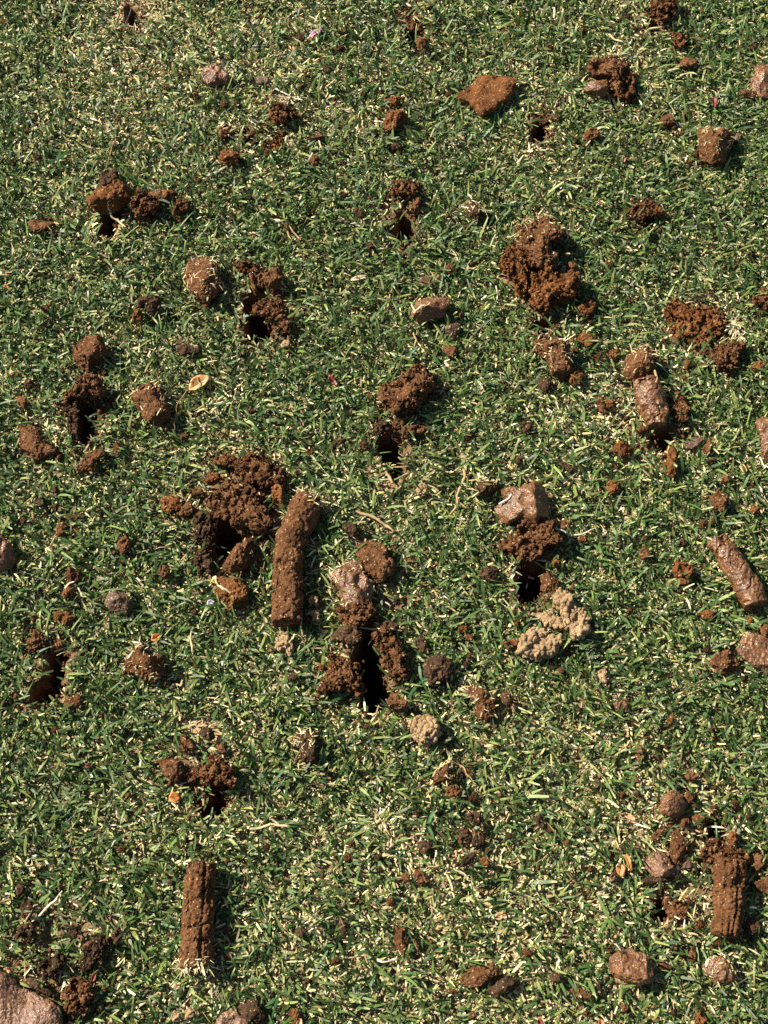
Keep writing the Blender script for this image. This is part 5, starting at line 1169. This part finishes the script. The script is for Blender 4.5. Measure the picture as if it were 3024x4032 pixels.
# ------------------------------------------------------------------ fallen leaves and petals
LEAFCOL = dict(orange=((.52, .20, .045), (.62, .36, .15)), amber=((.50, .22, .06), (.60, .42, .22)), rust=((.42, .10, .018), (.55, .20, .04)), red=((.10, .014, .008), (.24, .035, .015)),
               pink=((.80, .52, .62), (.72, .30, .48)), lilac=((.66, .48, .66), (.74, .62, .76)), umber=((.10, .05, .025), (.16, .08, .04)), straw=((.52, .40, .22), (.62, .5, .32)))
def leaf_mesh(name, poly, colname, seed):
    r = np.random.default_rng(seed); c = poly.mean(0); q = poly - c
    e = np.concatenate([q[k] + (q[(k + 1) % len(q)] - q[k]) * np.linspace(0, 1, 5, False)[:, None] for k in range(len(q))])
    for _ in range(2): e = (np.roll(e, 1, 0) + 2 * e + np.roll(e, -1, 0)) / 4
    m = len(e); lv = np.array([.001, .25, .5, .75, 1.0]); P = (e[None] * lv[:, None, None]).reshape(-1, 2)
    mn, mx = size_of(poly); ev, evec = np.linalg.eigh(q.T @ q); la, sa = P @ evec[:, 1], P @ evec[:, 0]
    curl = .55 if colname in ('rust', 'red', 'lilac') else .32
    z = curl * sa ** 2 / (mn * .5) + .16 * la ** 2 / (mx * .5) * r.choice([-1, 1]) - .0005 * np.exp(-(sa / (mn * .06)) ** 2) + .0006 * fbm(np.c_[P * 260, np.full(len(P), seed)], seed, 2)
    top = np.c_[P, z]; bot = top - [0, 0, .00022]
    i = (np.arange(4)[:, None] * m + np.arange(m)); j = np.arange(4)[:, None] * m + (np.arange(m) + 1) % m
    F = np.stack([i, j, j + m, i + m], -1).reshape(-1, 4)
    nT = len(top); rimi = np.arange(4 * m, 5 * m); rimj = np.r_[rimi[1:], rimi[0]]
    F = np.vstack([F, F[:, ::-1] + nT, np.stack([rimi, rimj, rimj + nT, rimi + nT], -1)])
    a, b = LEAFCOL[colname]; w = np.clip(.5 + .9 * fbm(np.c_[P * 300, np.full(len(P), seed + 2)], seed, 2), 0, 1)[:, None]
    T = np.array(a) * (1 - w) + np.array(b) * w
    if colname in ('orange', 'amber'):
        tipw = np.clip((la / (mx * .5) * (1 if (evec[:, 1] @ [1, 1]) > 0 else -1) - .8) * 3, 0, 1)[:, None]; T = T * (1 - tipw) + np.array([.68, .60, .48]) * tipw
    V = np.vstack([top, bot]); dz = V[:, 2].min(); V[:, 2] -= dz
    return make_mesh(name, V, F, M_LEAF, np.vstack([T, T])), c
for k, (fr, name, cc, lab, pts) in enumerate(rows(LEAVES)):
    m = marks(fr, pts); poly = ground_at(m[:, 0], m[:, 1], .009)
    me, c = leaf_mesh(name, poly, cc, 500 + k)
    tz = max(float(top_z(c[None])[0]), CANOPY) - .0004
    stalk = {0: 'D:1225,868 1195,895 1165,925 1145,980 1135,1050 1128,1130', 1: 'L:730,302 700,303 660,298'}.get(k)
    if stalk:
        e = bpy.data.objects.new(name, None); e.empty_display_size = .01; e.location = (c[0], c[1], tz); col.objects.link(e)
        link('blade', me, parent=e)
        f2, pp = stalk.split(':'); sm = marks(f2, pp); sxy = ground_at(sm[:, 0], sm[:, 1], .009) - c
        V, F, T = tube(np.c_[sxy, np.full(len(sxy), .0008)], .0004, (.26, .15, .07), 560 + k, 0)
        link('stalk', make_mesh('stalk', V, F, M_STRAW, T), parent=e); o = e
    else:
        o = link(name, me, (c[0], c[1], tz))
    tag(o, lab, {'fallen_leaf': 'leaf', 'petal': 'petal', 'bark_chip': 'bark chip'}[name])

# ------------------------------------------------------------------ dead tufts and green shoots
for k, (head, lab) in enumerate(rows(TUFTS)):
    fr, x, y, R, n = head.split(','); n = int(n); m = marks(fr, f'{x},{y}')[0]; kk = mm_per_mark(*m) * FR[fr][2]; R = float(R) * kk
    c = ground_at(m[0], m[1], .007); th = rng.uniform(0, 6.28, n); q = np.sqrt(rng.random(n)) * R * .8
    xy = np.stack([np.cos(th) * q, np.sin(th) * q], -1)
    z = top_z(xy + c) - rng.uniform(0, .0025, n) + .0012
    az = np.where(rng.random(n) < .3, th, rng.uniform(0, 6.28, n)) + rng.normal(0, .5, n)
    V, F = blades(np.c_[xy, z - .002], az, np.radians(rng.normal(6, 14, n)), np.clip(rng.lognormal(math.log(.0058), .4, n), .002, .013), rng.uniform(.0005, .0013, n), np.radians(rng.normal(18, 14, n)), rng.normal(0, .5, n), 3, np.full(n, .35))
    T = np.repeat(pick(n, STRAWS, [.3, .3, .15, .05, .1, .2] if k != 4 else [.1, .1, .5, .2, .2, .05])[:, None, :], 8, 1).reshape(-1, 3)
    zb = V[:, 2].min(); V[:, 2] -= zb
    o = link('dead_grass_tuft', make_mesh('dead_grass_tuft', V, F, M_STRAW, T), (c[0], c[1], zb)); tag(o, lab, 'dead grass', 'tufts of dead grass in the lawn')
for k, (head, lab) in enumerate(rows(SHOOTS)):
    fr, x, y = head.split(','); m = marks(fr, f'{x},{y}')[0]; c = ground_at(m[0], m[1], .008); n = 5
    az = rng.uniform(0, 6.28, n)
    V, F = blades(np.tile([[0, 0, .0015]], (n, 1)), az, np.radians(rng.uniform(8, 24, n)), rng.uniform(.006, .016, n), rng.uniform(.0013, .0019, n), np.radians(rng.uniform(15, 30, n)), rng.normal(0, .3, n), 4, np.full(n, .1))
    cc = np.array([.050, .120, .034]) if k not in (3,) else np.array([.13, .21, .05])
    T = np.repeat((cc * np.exp(rng.normal(0, .15, (n, 1))))[:, None, :], 10, 1).reshape(-1, 3)
    o = link('grass_shoot', make_mesh('grass_shoot', V, F, M_GRASS, T), (c[0], c[1], max(float(top_z(c[None])[0]), .007))); tag(o, lab, 'grass shoot', 'single green shoots in the lawn')
print('total tris', sum(o.data.loops and (len(o.data.loops) - 2 * len(o.data.polygons)) for o in scene.objects if o.type == 'MESH'), 'objects', len(scene.objects), time.time() - T0)
